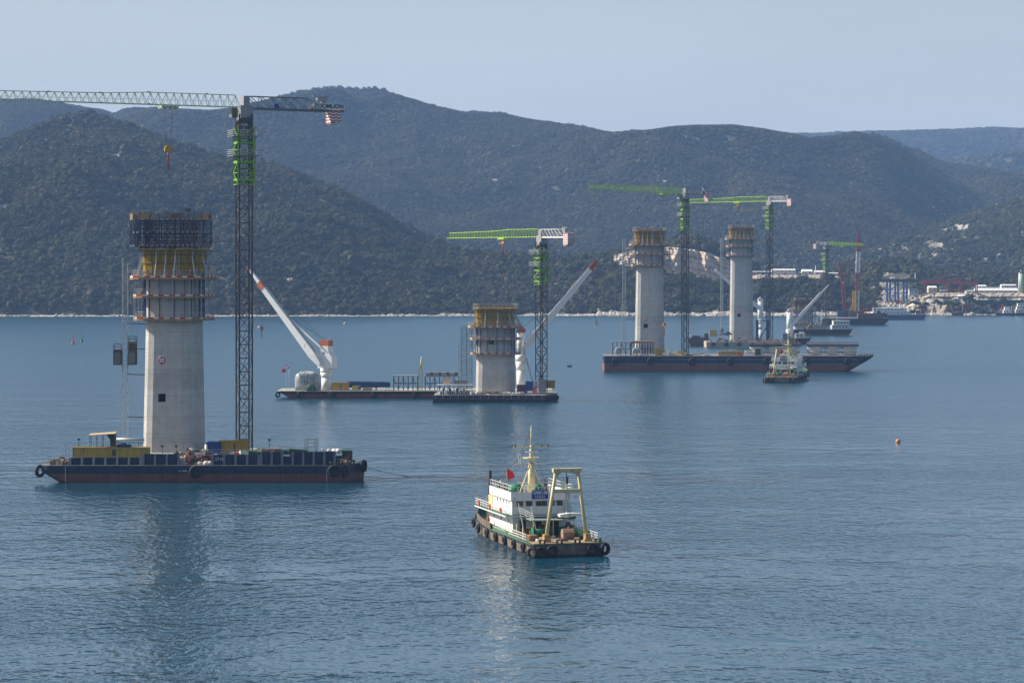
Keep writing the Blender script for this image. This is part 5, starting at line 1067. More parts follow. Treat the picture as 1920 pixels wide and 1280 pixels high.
    MB().bar((-2.5,21.4,12.3),(2.5,21.4,12.3),.16).build('yard', CREAM, m); MB().bar((-2.9,21.4,14.9),(2.9,21.4,14.9),.18).build('yard', CREAM, m)
    MB().tube((0,21.5,13.1),(0,21.5,13.3),1.3,1.35,16).build('radar_platform', CREAM, m); MB().tube((0,21.3,13.8),(0,21.3,14.1),.4,.3).cb((0,21.2,14.2),(1.9,.2,.18)).build('radar', WHITE, m)
    for x in (1.7,2.7,-2.6): MB().cb((x,21.4,15.15),(.2,.2,.35)).build('signal_lamp', DARKST, m)
    for (a, b) in (((-.3,21.3,12.0),(-3.2,17.5,7.5)),((.3,21.3,12.0),(2.6,24,7.5)),((-.3,21.6,9.4),(-2.2,21.6,9.4))): MB().bar(a, b, .14).build('mast_stay', CREAM, m)
    MB().bar((-2.1,21.4,12.3),(-2.1,21.4,14.0),.06).bar((-1.8,21.4,12.3),(-1.8,21.4,14.0),.06).build('aerial', WHITE_OLD, m)
    for (x, y, r) in ((-2.2,22.8,1.15),(1.5,23.4,1.0)): MB().ball((x,y,8.2), r, 14, 8, .85, .06).build('green_cover', mat('green_canvas', (.02,.16,.08), .7, var=.2), T)
    MB().tube((-6.4+2.2,25.2,8.0),(-2.4,25.0,8.0),.42,n=12).build('life_raft', mat('raft_grey', (.22,.2,.17), .6), T)
    MB().tube((-4.7,29.3,5),(-4.7,29.3,10.8),.28,.25,10).build('exhaust_pipe', BLACK, T)
    MB().cb((-3.7,26.6,8.2),(.7,.7,1.1)).ball((-3.7,26.6,9.1),.3).build('searchlight', WHITE_OLD, T)
    for i, (x, y) in enumerate(((-4.2,25.5),(-2.9,26.4),(2.0,26.0),(3.2,25.0),(2.7,19.5))): MB().cb((x,y,8.3),(.6,.6,1.3)).bar((x,y,8.9),(x,y,9.8),.09).build('roof_equipment', [DARKST, GREYP, RUST][i%3], T)
    fl = MB().bar((-3.0,24,7.4),(-3.4,24,11.6),.06).build('flag_staff', GALV, T); MB().add([(-3.4,24,11.5),(-3.25,24,9.6),(-1.9,24.2,10.1),(-2.3,24.1,10.9)], [(0,1,2,3)]).build('red_flag', mat('red_cloth', (.55,.02,.02), .8), fl)
    # stern A-frame
    A = MB(); top = [(-1.35,2.2,12.6),(2.15,2.2,12.6)]; ft = [(-2.8,2.6,zd),(3.6,2.6,zd)]
    for a, b in zip(ft, top): A.tube(a, b, .31, .25, 10)
    af = A.build('a_frame', CREAM, T)
    MB().loft([[(-1.75,1.8,12.4),(2.55,1.8,12.4),(2.55,2.6,12.4),(-1.75,2.6,12.4)],[(-1.85,1.7,13.0),(2.65,1.7,13.0),(2.65,2.7,13.0),(-1.85,2.7,13.0)]]).add([(-1.5,2.0,12.42),(-.5,2.0,12.42),(-1.5,2.0,11.4),(-1.5,2.4,12.42),(-.5,2.4,12.42),(-1.5,2.4,11.4)],[(0,2,1),(3,4,5),(1,2,5,4)]).add([(2.3,2.0,12.42),(1.3,2.0,12.42),(2.3,2.0,11.4),(2.3,2.4,12.42),(1.3,2.4,12.42),(2.3,2.4,11.4)],[(0,1,2),(3,5,4),(1,4,5,2)]).build('head_beam', CREAM, af)
    MB().bar((-1.7,2.35,9.6),(2.5,2.35,9.6),.5,.55).rail([(-1.6,2.2,9.9),(2.4,2.2,9.9)], .9, .9, .06, 2).build('cross_beam', CREAM, af)
    for a in ft: MB().cb((a[0],a[1]-.2,zd+.6),(.8,1.2,1.2)).cb((a[0],a[1]-.5,zd+.2),(1.2,.8,.4)).build('foot_bracket', mat('rusty_cream', (.34,.22,.08), .7, var=.3, dirt=(.15,.07,.03), dirtamt=.4), af)
    hk = MB().bar((.3,2.2,12.3),(.3,2.2,11.7),.12).cb((.4,2.2,11.2),(.35,.3,1.0)).build('hanging_block', DARKST, af)
    rg = MB()
    for dx in (-.15,.1,.35): rg.bar((.5+dx,2.3,9.5),(2.3+dx*.6,7.5,3.2),.05)
    rg.bar((.3,2.3,9.4),(.9,6,4.6),.05).bar((2.4,7.5,3.0),(2.9,7.0,zd+.3),.05); rg.build('rigging', ROPE, af)
    MB().cb((2.1,7.2,3.2),(.5,.4,1.2),ry=.3).build('pulley_block', RUST, af)
    # deck gear
    wn = MB().tube((-3.0,9,zd+.8),(-1.2,9,zd+.8),.62,n=14).tube((-3.2,9,zd+.8),(-3.05,9,zd+.8),.85,n=14).tube((-1.15,9,zd+.8),(-1.0,9,zd+.8),.85,n=14).build('anchor_winch', mat('winch_green', (.02,.14,.07), .5, var=.2), T); MB().cb((-2.1,9.9,zd+.5),(2.4,.8,1)).build('winch_bed', GREEND, wn)
    MB().tube((1.6,11.6,zd+.8),(3.2,11.6,zd+.8),.6,n=14).cb((.2,12,zd+.7),(1.4,1.2,1.3)).build('tow_winch', _mats['winch_green'], T)
    tk = MB().loft([[(x,4.9+.0,zd+z) for x,z in ((0,.0),(0,0))] and [(.55+.2*math.cos(t)*0,5.4+.85*math.cos(t),zd+.9+.8*math.sin(t)) for t in [math.pi*2*i/8+.39 for i in range(8)]],[(2.3,5.4+.85*math.cos(t),zd+.9+.8*math.sin(t)) for t in [math.pi*2*i/8+.39 for i in range(8)]]]).build('steel_tank', mat('rust_streaked_tank', (.28,.20,.15), .7, var=.3, streak=.4, dirt=(.35,.12,.03), dirtamt=.4), T)
    for i, (x, y, d, mm) in enumerate(((-4.6,6.5,(1,1.6,.6),RUST),(-4.4,4.6,(1.3,.9,.9),TIMB),(-2.2,5.4,(1.4,1.0,.45),ORTIMB),(-1.7,7.2,(1.2,.4,.3),RUST),(4.4,9,(1.2,2.5,1.1),GREEND),(4.6,6.2,(.8,.8,1.2),DARKST),(-2.9,11.5,(1.1,1.0,1.3),RUST),(-.6,13,(1.6,.8,1.5),DARKST),(3.9,13,(1.5,1.2,1.4),GREEND))): MB().cb((x,y,zd+.07+d[2]/2), d, .2*i).build('deck_gear', mm, T)
    for (x, y) in ((-1.6,.45),(1.2,.45),(-4.2,.7),(4.4,.7)): MB().tube((x,y,zd),(x,y,zd+.65),.16).tube((x+.7,y,zd),(x+.7,y,zd+.65),.16).cb((x+.35,y,zd+.5),(1.3,.16,.13)).build('bollard', DARKST, T)
    rt = random.Random(21)
    for i in range(22):
        x = rt.uniform(-4.8,4.8); y = rt.choice([rt.uniform(10.5,15), rt.uniform(3.5,9.5)])
        if abs(x-1.4) < 1.3 and 4 < y < 6.6: continue
        MB().cb((x,y,zd+.3),(rt.uniform(.3,1.1),rt.uniform(.3,.9),rt.uniform(.25,1.0)),rt.uniform(0,3)).build('loose_gear', rt.choice([RUST,DARKST,TIMB,GREEND,ORNG,GREYP,BLACK]), T)
    for (x, y) in ((-3.6,3.6),(0.2,3.0),(3.0,8.6),(-.4,7.8)):
        mb = MB()
        for k in range(3): mb.torus((x,y,zd+.14+.13*k), (0,0,1), .5-.05*k, .07, 14, 5)
        mb.build('rope_coil', CLOTH if x < 0 else RUST, T)
    for (a, b) in (((0,21.5,15.2),(-4.9,27,8.5)),((0,21.5,15.2),(3.9,27,8.5)),((0,21.5,17.5),(0,42.5,4.4)),((0,21.5,15.0),(.4,2.4,13.0))): MB().bar(a, b, .045).build('stay_wire', ROPE, T)
    MB().rail([(5.6,3.5,zd),(5.6,24,zd)], 1.1, 1.7, .07, 3).build('side_rail', WHITE_OLD, T); MB().rail([(-5.6,16,zd),(-5.6,24,zd)], 1.0, 1.6, .06, 2).build('side_rail', WHITE_OLD, T)
    MB().rail([(-5.6,3.5,zd),(-5.6,14,zd)], 1.15, 1.2, .08, 3).build('side_rail', WHITE_OLD, T)
    for (y, l) in ((6.3,1.9),(9.8,2.2)): MB().bar((-5.3,y,zd),(-5.3,y+.1,zd+l),.22).build('side_post', CREAM, T)
    MB().bar((-3.4,12.5,zd),(-4.4,12.6,7.0),.12).bar((-1.7,11.5,zd),(-2.7,11.3,6.6),.12).build('boat_hooks', WHITE_OLD, T)
    MB().cb((5.0,20,zd+.7),(.9,3,1.4)).cb((5.0,26,zd+.6),(.8,2,1.2)).build('side_locker', GREEND, T); MB().cb((-1.5,37,sheer(37)+.6),(2.2,1.2,1.2)).tube((-3,38,sheer(38)+.5),(0,38,sheer(38)+.5),.5,n=12).build('windlass', GREEND, T); MB().cb((1.8,35.5,sheer(35)+.9),(1.2,1.2,1.7)).build('bow_ventilator', CREAM, T)
    # tyres: two pairs on the stern corners, a row down each side
    for (x, y, z, ax, r, w) in ((-5.6,-.25,.75,(.9,1,0),.66,.24),(-4.4,-.42,.75,(0,1,0),.66,.26),(-2.6,-.42,.95,(0,1,0),.68,.24),(3.7,-.45,1.0,(0,1,0),.72,.26),(5.6,-.35,1.05,(-.6,1,0),.72,.28)): tyre(T, (x,y,z), ax, r, w)
    for i in range(7):
        y = 3.5+i*5.6; w = 6.1 if y < 32 else 5.5
        for s in (-1, 1): tyre(T, (s*w,y,sheer(y)-.8), (1,0,0), .58, .2)
    for x in (-2.9,2.6): tyre(T, (x,42.9,2.2), (-.5*math.copysign(1,x),1,0), .7, .26)
    return T
wb = workboat('white and black workboat with cream A-frame in the foreground', (8.4, 410.2, 0), R(14.5), 'workboats with a stern A-frame')
w2 = copy_tree(wb); w2.location = (W(1462,1003), 1003, 0); w2.rotation_euler.z = R(-14); w2['label'] = 'small far workboat with A-frame in front of the long cargo barge'
for P, lab in ((wb, 'seafarer in orange red overalls standing on the workboat side deck'),):
    # deckhand: one continuous skinned figure, clothes as children
    q = thing('person', 'person in orange red overalls standing on the side deck of the near workboat', 'person', (0,0,0))
    me = bpy.data.meshes.new('body'); J = [(0,0,.95),(0,0,1.25),(0,0,1.45),(0,0,1.52),(0,.02,1.66),(.19,0,1.42),(.27,-.04,1.15),(.25,-.12,.9),(-.19,0,1.42),(-.27,-.04,1.15),(-.22,-.14,.92),(.1,0,.9),(.12,-.02,.5),(.12,.02,.06),(.12,-.14,.03),(-.1,0,.9),(-.12,.02,.5),(-.13,.04,.06),(-.13,-.12,.03)]
    E = [(0,1),(1,2),(2,3),(3,4),(2,5),(5,6),(6,7),(2,8),(8,9),(9,10),(0,11),(11,12),(12,13),(13,14),(0,15),(15,16),(16,17),(17,18)]
    RR = [.16,.17,.15,.06,.12,.07,.055,.045,.07,.055,.045,.1,.075,.055,.05,.1,.075,.055,.05]
    me.from_pydata(J, E, []); ob = bpy.data.objects.new('body', me); COL.objects.link(ob); ob.parent = q; me.materials.append(mat('orange_red_overalls', (.48,.07,.035), .8, var=.2, scale=6))
    sk = ob.modifiers.new('skin', 'SKIN'); ob.modifiers.new('sub', 'SUBSURF').levels = 1
    for i, r in enumerate(RR): me.skin_vertices[0].data[i].radius = (r, r)
    me.skin_vertices[0].data[0].use_root = True
    MB().ball((0,.02,1.72), .15, 12, 8, .8).build('helmet', REDP, q)
    c, s_ = math.cos(R(14.5)), math.sin(R(14.5)); lx_, ly_ = -5.35, 27.6; q.location = (8.4+lx_*c-ly_*s_, 410.2+lx_*s_+ly_*c, 2.0); q.rotation_euler.z = R(60)
# ------------------------------------------------------------------ long cargo barge in front of pier S7
D3 = 1102.0; XC = W(1133,D3); CL = W(1640,D3)-XC
KB = thing('cargo_barge', 'long blue and red cargo barge with raked bow in front of pier S7', 'barge', (XC, D3, 0))
ok = [(0,0),(CL-3,0),(CL,3),(CL,20),(CL-3,24),(0,24)]
def rk3(x, y, z): return (x-max(0, 5.9-z)*1.75, y) if x > CL-5 else (x, y)
weed_line(mat('pinkish_antifouling', (.20,.075,.065), .75, var=.2, scale=.3, streak=.25, dirt=(.12,.085,.06), dirtamt=.35))
hull_bands(KB, ok, -1, [(-1.2,3.35,'hull_bottom',mat('pinkish_antifouling', (.20,.075,.065), .75, var=.2, scale=.3, streak=.25, dirt=(.12,.085,.06), dirtamt=.35)),(3.352,6.2,'hull_topside',HBLUE)], rk3)
MB().loft([[(x,y,6.202) for x,y in ok],[(x,y,6.4) for x,y in ok]]).build('deck', DECK, KB)
MB().box(1,CL-6,-.1,-.004,3.25,3.36).box(W(1240,D3)-XC,CL-7,-.06,-.004,5.0,5.1).build('white_waterline', mat('faded_line', (.3,.33,.4), .7), KB)
MB().add([(.3,-.03,3.0),(8,-.03,.2),(8.5,-.03,.2),(.6,-.03,3.15)],[(0,1,2,3)]).build('paint_edge', HRED, KB)
for px in (1154,1220,1298,1370,1438,1513,1590): tyre(KB, (W(px,D3)-XC, -.5, 4.2), (0,1,0), 1.15, .42)
for px in (1600,1612,1622,1632): MB().tube((W(px,D3)-XC,2,6.4),(W(px,D3)-XC,2,7.3),.3).tube((W(px,D3)-XC+1,2,6.4),(W(px,D3)-XC+1,2,7.3),.3).build('bollard', DARKST, KB)
MB().rail([(W(1560,D3)-XC,1,6.4),(CL-4,1,6.4)], 1.1, 2, .06, 2).build('guard_rail', GALV, KB)
ZK = 6.4
rack('dark steel rack with a tan roof at the left end of the cargo barge', 1149, 1182, 1110, ZK, 5.2, .3, DARKST, 4)
rack('dark blue steel rack beside the foot of pier S7 on the cargo barge', 1184, 1225, 1112, ZK, 4.8, .9, NAVY, 8)
for px, lab in ((1161,'grey cable reel at the left end of the cargo barge'),(1194,'grey cable reel in front of pier S7')):
    T = thing('cable_reel', lab, 'cable reel', (W(px,1105), 1105, ZK), 0, 'cable reels on the cargo barge')
    for y in (-.7,.7):
        mb = MB().torus((0,y,1.75), (0,1,0), 1.65, .12, 24, 6)
        for k in range(8): t = math.pi*k/8; mb.bar((1.6*math.cos(t),y,1.75+1.6*math.sin(t)), (-1.6*math.cos(t),y,1.75-1.6*math.sin(t)), .1)
        mb.build('flange', GALV, T)
    MB().tube((0,-.65,1.75),(0,.65,1.75),1.0,n=18).build('coil', mat('cable_grey', (.18,.19,.19), .7), T)
container('site_container', 'yellow box container at the foot of pier S7', (W(1236,1106), 1106, ZK), 4.2, 2.4, 2.9, YCONT, 0, 9)
rg2 = random.Random(11)
pile('bag_heap', 'pale sacks and gear right of the yellow box on the cargo barge', 'heap', (W(1254,1105), 1105, ZK), 16, 2.4, 1.2, 1.8, [CLOTH, WHITE_OLD, GREYP], rg2)
pile('yellow_beam_heap', 'tangled yellow timber beams at the foot of the S7 crane', 'beams', (W(1276,1105), 1105, ZK), 26, 3.0, 1.0, 1.9, [YFORM, OCHRE, CLOTH], rg2, long=True)
pile('plank_pile', 'brown planks on the cargo barge right of the S7 crane', 'planks', (W(1312,1105), 1105, ZK), 18, 4.4, 1.0, 1.1, [TIMB, CLOTH, BROWN], rg2, long=True)
pile('board_pile', 'pale boards on the left half of the cargo barge', 'boards', (W(1210,1104), 1104, ZK), 14, 3.4, .8, .8, [CLOTH, TIMB, WHITE_OLD], rg2, long=True)
T = thing('beam_stack', 'neat stack of yellow formwork beams amid the cargo barge', 'beams', (W(1369,1106), 1106, ZK))
for i in range(6):
    for k in range(5): MB().box(-4.9+k*1.98,-3.05+k*1.98,-.9,.9,.1+i*.3,.32+i*.3).build('beam_bundle', YFORM if (i+k) % 3 else OCHRE, T)
T = thing('deck_machine', 'white and green machine between the beams and the left shell stack', 'machine', (W(1404,1105), 1105, ZK)); MB().cb((0,0,1.2),(3,1.8,1.6)).build('body', WHITE_OLD, T); MB().cb((3.6,0,1.6),(2.2,1.6,2.6)).build('green_tank', GREEND, T); MB().cb((-3.4,0,.7),(2.4,1.4,1.2)).build('red_skid', ORNG, T)
SHELL = mat('cream_fibreglass', (.56,.52,.44), .6, var=.12, scale=.8, dirt=(.3,.25,.2), dirtamt=.15)
for j, (px0, px1, lab) in enumerate(((1405,1500,'stack of cream curved shells behind the far workboat'),(1513,1607,'stack of cream curved shells at the right end of the cargo barge'))):
    T = thing('shell_stack', lab, 'shell stack', (W(px0,1112), 1112, ZK), 0, 'shell stacks on the cargo barge'); l = W(px1,1112)-W(px0,1112); w = l/3
    for lv in range(2):
        for k in range(3):
            rs = []
            for i in range(9):
                t = i/8; x = w*(k+.04+.92*t); b = (1-(2*t-1)**2)**.5 if 0 < t < 1 else .05
                rs.append([(x,-1.6-1.4*b,.2+lv*1.75+.8*(1-b)),(x,1.6+1.4*b,.2+lv*1.75+.8*(1-b)),(x,2+1.4*b,1.45+lv*1.75),(x,-2-1.4*b,1.45+lv*1.75)])
            MB().loft(rs).build('curved_shell', SHELL, T)
            MB().loft([[(w*(k+.5+.49*math.cos(t)),-.0+3.5*math.sin(t),zq) for t in [2*math.pi*i/20 for i in range(20)]] for zq in (1.452+lv*1.75,1.62+lv*1.75)]).build('shell_rim', SHELL, T)
    MB().box(-.4,l+.4,-3.5,3.3,3.7,4.35).build('blue_frame', HBLUE, T); rd = MB()
    for i in range(60): x = rg2.uniform(0,l); y = rg2.uniform(-3.3,3); rd.bar((x,y,4.35),(x+rg2.uniform(-.1,.1),y,5.2+rg2.uniform(0,.6)),.16)
    rd.build('pink_rods', mat('pink_rods', (.42,.25,.20), .8, var=.3), T, kind='stuff')
    MB().rail([(0,-3.4,4.8),(l,-3.4,4.8)], .5, 2, .12, 2).build('rod_rail', _mats['pink_rods'], T)

# ------------------------------------------------------------------ works round pier S8
D4 = 1414.0
T = thing('pontoon', 'pale concrete-sided pontoon at the foot of pier S8', 'pontoon', (W(1326,D4), D4, 0)); l = W(1468,D4)-W(1326,D4)
MB().loft([[(0,0,-1),(l,0,-1),(l,26,-1),(0,26,-1)],[(0,0,2.9),(l,0,2.9),(l,26,2.9),(0,26,2.9)]]).build('side', mat('pale_pontoon_side', (.38,.34,.27), .85, var=.25, streak=.2, dirt=(.18,.13,.09), dirtamt=.35), T); MB().box(.1,l-.1,.1,25.9,2.902,3.0).build('deck', DECK, T); MB().box(-.2,0,0,4,0,2.9).build('rusty_corner', RUST, T)
for k in range(6): tyre(T, (3.2+k*6.6,-.4,1.9), (0,1,0), .8, .32)
MB().rail([(0,.4,3),(l,.4,3)], 1.1, 2.4, .07, 2).build('guard_rail', GALV, T)
pile('timber_pile', 'dark netting and timber heap in front of pier S8', 'heap', (W(1383,1418), 1418, 3.0), 16, 4, 1, 1.6, [TIMB, BROWN, DARKST, CLOTH], rg2)
pile('timber_pile', 'rusty steel and timber heap right of pier S8', 'heap', (W(1412,1418), 1418, 3.0), 26, 6, 1, 2.0, [TIMB, RUST, DARKST, GREYP], rg2)
pile('timber_pile', 'low heap of boards at the right end of the S8 pontoon', 'heap', (W(1447,1418), 1418, 3.0), 18, 4.5, 1, 1.4, [TIMB, RUST, REDP, GREYP], rg2)
container('site_container', 'tan container left of pier S8', (W(1337,1420), 1420, 5.6), 3.4, 2.4, 3.4, mat('tan_paint', (.5,.34,.14), .6), 0, 7, None, False)
site_table('low flat canopy over dark gear left of pier S8', 1331, 1368, 1421, 3.0, 2.6)
pile('gear_heap', 'dark machinery and rods left of pier S8', 'machinery', (W(1356,1422), 1422, 5.7), 26, 4.5, 1, 3.6, [DARKST, GREYP, RUST, NAVY], rg2)
pile('gear_heap', 'blue and brown gear under the canopy left of pier S8', 'gear', (W(1348,1419), 1419, 3.0), 16, 4.6, .8, 1.5, [NAVY, RUST, BROWN, DARKST], rg2)
B8 = thing('flat_barge', 'dark rusty flat barge behind the foot of the S7 crane', 'barge', (W(1289,1440), 1440, 0)); l = W(1330,1440)-W(1289,1440)
MB().loft([[(2,0,-1),(l,0,-1),(l,16,-1),(2,16,-1)],[(0,0,4.2),(l,0,4.2),(l,16,4.2),(0,16,4.2)]]).build('hull', mat('dark_rusty_hull', (.07,.05,.05), .8, var=.4, dirt=(.14,.07,.05), dirtamt=.4), B8); MB().box(0,l,0,16,4.202,4.4).build('deck', HBLACK, B8); MB().rail([(0,.3,4.4),(l,.3,4.4)], 1.1, 1.6, .07, 2).build('guard_rail', DARKST, B8)
MB().cb((l-1.4,3,5.5),(2,2,2.2)).cb((4.5,4,4.9),(4.5,2,.9)).build('deck_gear', DARKST, B8); MB().cb((2,3,5.1),(1.4,1.4,1.4)).build('white_box', WHITE_OLD, B8)
T = thing('blue_portal_frame', 'pair of tall blue steel columns with beam right of pier S8', 'steel frame', (W(1430,1440), 1440, 2.0))
for x, w in ((-2.9,1.5),(2.8,1.5)): MB().cb((x,0,5.9),(w,1.6,11.8)).build('column', BLUEST if False else mat('frame_blue', (.03,.075,.2), .5, var=.25), T)
MB().bar((-2.9,0,11.3),(2.8,0,11.3),.5).build('head_beam', NAVY, T); MB().bar((-2.2,0,1),(2.4,0,8.5),.5).build('diagonal', NAVY, T)
bx, Dq = W(1426,1478), 1478.0
T, tp = white_crane('white pedestal crane right of pier S8, boom pointing left behind it', (bx, Dq, 1.5), 1.5, (-.8,-1,Z(578,Dq)-1.5), (W(1344,Dq)-bx,-1,Z(509,Dq)-1.5), WHITE, house=False, zhouse=Z(600,Dq)-1.5, topz=Z(558,Dq)-1.5, bandpos=.95, bw=2.2, ped_r=1.5)
MB().bar((tp.x,tp.y,tp.z),(tp.x,tp.y,10),.07).build('hoist_rope', ROPE, T)
def vessel(label, px0, px1, D, hd, m, name='work_vessel', wid=14, rake=3, cat='vessel', boot=None, deckm=None):
    V = thing(name, label, cat, (W(px0,D), D, 0)); l = W(px1,D)-W(px0,D)
    MB().loft([[(1,0,-1),(l-rake*1.6,0,-1),(l-rake,wid/2,-1),(l-rake*1.6,wid,-1),(1,wid,-1)],[(0,0,hd*.7),(l-2,0,hd*.7),(l-.3,wid/2,hd*.7),(l-2,wid,hd*.7),(0,wid,hd*.7)],[(0,0,hd),(l-1.5,0,hd+.3),(l,wid/2,hd+.8),(l-1.5,wid,hd+.3),(0,wid,hd)]]).build('hull', m, V)
    if boot: MB().box(0,l-rake,-.06,-.003,-.2,boot[0]).build('boot_top', boot[1], V)
    MB().rail([(1,.5,hd),(l-3,.5,hd)], 1.1, 2.5, .1, 2).build('guard_rail', GALV, V)
    return V, l
def deckhouse(V, x0, x1, y0, y1, z0, levels, m, glass=True, step=1.9):
    for i in range(levels):
        a, b = x0+i*.9, x1-i*.7; h = MB().box(a,b,y0+i*.5,y1-i*.5,z0+i*2.6+.002*i,z0+(i+1)*2.6).box(a-.3,b+.3,y0+i*.5-.4,y1,z0+(i+1)*2.6+.002,z0+(i+1)*2.6+.12).build('deckhouse', m, V)
        n = int((b-a)/step)
        for k in range(n): x = a+.6+k*step; MB().box(x,x+.8,y0+i*.5-.05,y0+i*.5-.004,z0+i*2.6+1.2,z0+i*2.6+2.0).build('window', GLASS, h)
V, l = vessel('dark hulled crane vessel with a small white deckhouse right of pier S8', 1470, 1523, 1477, 2.8, HBLACK); deckhouse(V, W(1493,1477)-W(1470,1477), W(1511,1477)-W(1470,1477), 2, 8, 2.9, 1, WHITE_OLD)
MB().cb((1.2,3,4.2),(3.8,3,2.8)).build('grey_blue_box', mat('dull_blue_paint', (.13,.19,.25), .6), V); MB().cb((9.8,3.5,6.2),(2.4,2,.8)).build('roof_tank', WHITE_OLD, V)
bx, Dq = W(1482,1479), 1480.0
T, tp = white_crane('white pedestal crane on the dark hulled vessel, long thin boom pointing up right', (bx, Dq+3, 2.8), 2.8, (.3,-1,Z(612,Dq)-2.8), (W(1556,Dq)-bx,-1,Z(533,Dq)-2.8), WHITE_OLD, house=False, zhouse=Z(618,Dq)-2.8, topz=Z(580,Dq)-2.8, bandpos=.72, bw=1.9, ped_r=1.6)
MB().bar((tp.x*.82,tp.y,tp.z*.85),(tp.x*.82,tp.y,3),.06).build('hoist_rope', ROPE, T)
# far vessels
V, l = vessel('black hulled vessel with pale green deckhouse below the far low pier', 1488, 1601, 1652, 3.4, HBLACK, boot=(.9,RUST)); q = W(1488,1652)
PALEG = mat('pale_green_house', (.46,.50,.46), .6, var=.15, dirt=(.3,.28,.22), dirtamt=.2)
deckhouse(V, W(1561,1652)-q, W(1596,1652)-q, 2, 11, 3.5, 2, PALEG); MB().cb((W(1542,1652)-q,4,9.5),(.5,.5,12)).bar((W(1544,1652)-q,4,4),(W(1540,1652)-q,4,12),.3).build('mast', WHITE, V); MB().cb((W(1537,1652)-q,3,4.9),(7,3,2.6)).build('grey_cabin', GREYP, V)
for i in range(9): MB().cb((W(1516+i*3.2,1652)-q,3,4.4+.6*(i%3)),(1.3,2,1.6+1.1*(i%3))).build('cargo_crate', ORTIMB if i % 2 else TIMB, V)
MB().cb((W(1509,1652)-q,-.2,4.2),(1.6,.4,1.7)).build('red_canister', REDP, V); MB().bar((W(1571,1652)-q,4,8),(W(1571,1652)-q,4,14.5),.18).build('signal_mast', WHITE, V)
V, l = vessel('long flat black barge with blue stack under the red and white lattice crane', 1540, 1671, 1930, 4.2, HBLACK, 'flat_barge', 22, 4, 'barge'); q = W(1540,1930)
MB().box(1,W(1612,1930)-q,1,8,4.4,5.1).build('pale_cargo', CLOTH, V); MB().box(W(1609,1930)-q,W(1655,1930)-q,.4,18,4.4,8.0).box(W(1655,1930)-q,l-3,.8,18,4.4,6.2).build('rusty_bulwark', mat('rust_brown_plate', (.12,.06,.045), .85, var=.35, dirt=(.2,.1,.06), dirtamt=.3), V); MB().cb((W(1648,1930)-q,2,8.9),(2.4,2,2)).cb((W(1660,1930)-q,3,7),(3,2,2)).build('deck_gear', GREENT, V); MB().bar((W(1652,1930)-q,3,6),(W(1668,1930)-q,3,12),.25).build('derrick_boom', DARKST, V)
for i in range(3):
    for k in range(2): MB().box(W(1573+i*12,1930)-q,W(1584.4+i*12,1930)-q,9,15,4.4+k*2.7,7.0+k*2.7).build('blue_container', mat('dull_navy_paint', (.03,.04,.08), .6, var=.3), V)
V, l = vessel('white two-deck accommodation vessel with blue hull near the right shore', 1636, 1740, 2112, 3.4, mat('vessel_blue', (.02,.055,.16), .5, var=.2), boot=(.7,HRED)); q = W(1636,2112)
deckhouse(V, .5, W(1703,2112)-q, 2, 12, 3.4, 2, mat('clean_white_house', (.62,.63,.62), .5, var=.06), step=2.6); MB().cb((W(1690,2112)-q,6,10.5),(1.6,1.6,3.2)).build('funnel', WHITE, V); MB().bar((W(1650,2112)-q,6,8.6),(W(1650,2112)-q,6,15),.35).bar((W(1647,2112)-q,6,12),(W(1653,2112)-q,6,12),.25).build('mast', CREAM, V)
MB().cb((W(1713,2112)-q,5,5.9),(3.6,3,3)).build('green_locker', GREENT, V); MB().cb((W(1706,2112)-q,4,4.8),(1.6,2,2.8)).build('white_locker', WHITE_OLD, V); MB().cb((W(1732,2112)-q,5,6.2),(3.2,3,4.2)).build('red_winch', mat('dull_red_paint', (.25,.06,.06), .7), V); MB().cb((W(1723,2112)-q,5,5.5),(3,3,3)).build('brown_gear', BROWN, V)
# lattice cranes beyond
def lattice_boom(name, label, base, pts, w, mats_, cat='crane'):
    T = thing(name, label, cat, base)
    for (a, b, m, ww) in pts: MB().lattice(a, b, ww, ww, ww*1.0, .42, .26).build('boom_section', m, T)
    return T
Dl = 1940.0; sc = Dl/F
CREAMW = mat('cream_lattice', (.55,.47,.28), .6); WLAT = mat('white_lattice', (.6,.58,.56), .6); RLAT = mat('crimson_lattice', (.30,.03,.05), .6); RLAT2 = mat('dull_red_lattice', (.26,.05,.05), .6)
def zz(y): return Z(y,Dl)-5
bxx = W(1607,Dl)
T = lattice_boom('pile_driver', 'tall red and white lattice pile driver on the flat black barge', (bxx, Dl, 5), [((-.2,0,zz(584)),(0.1,0,zz(545)),CREAMW,2.6),((.1,0,zz(545)),(.5,0,zz(511)),RLAT,2.6),((.5,0,zz(511)),(.9,0,zz(471)),WLAT,2.5),((.9,0,zz(471)),(1.0,0,zz(452)),RLAT,2.6),((1.0,0,zz(452)),(1.3,0,zz(436)),RLAT,1.6)], 2.6, None)
MB().box(-3.2,-1.6,-.6,.6,zz(584),zz(545)).bar((-5.2,0,zz(584)),(-3.4,0,zz(572)),.9).build('hammer_leader', OCHRE, T); MB().box(-.6,2.6,-1,1,zz(453),zz(449)).box(-.8,2.4,-1,1,zz(470),zz(467)).build('crimson_platform', RLAT, T); MB().box(-6,4,-3,3,-1,zz(584)).build('turntable', DARKST, T)
T = lattice_boom('leaning_lattice_boom', 'slim red lattice boom leaning left behind the blue stack', (W(1587,Dl), Dl+8, 5), [((0,0,zz(583)),(-1.8,0,zz(525)),RLAT2,2.2),((-1.8,0,zz(525)),(-3.8,0,zz(492)),RLAT2,1.5)], 2.2, None); MB().cb((0,0,.6),(6,4,3)).build('crane_body', DARKST, T); MB().bar((-3.8,0,zz(492)),(-3.4,0,zz(560)),.1).build('hoist_rope', ROPE, T)
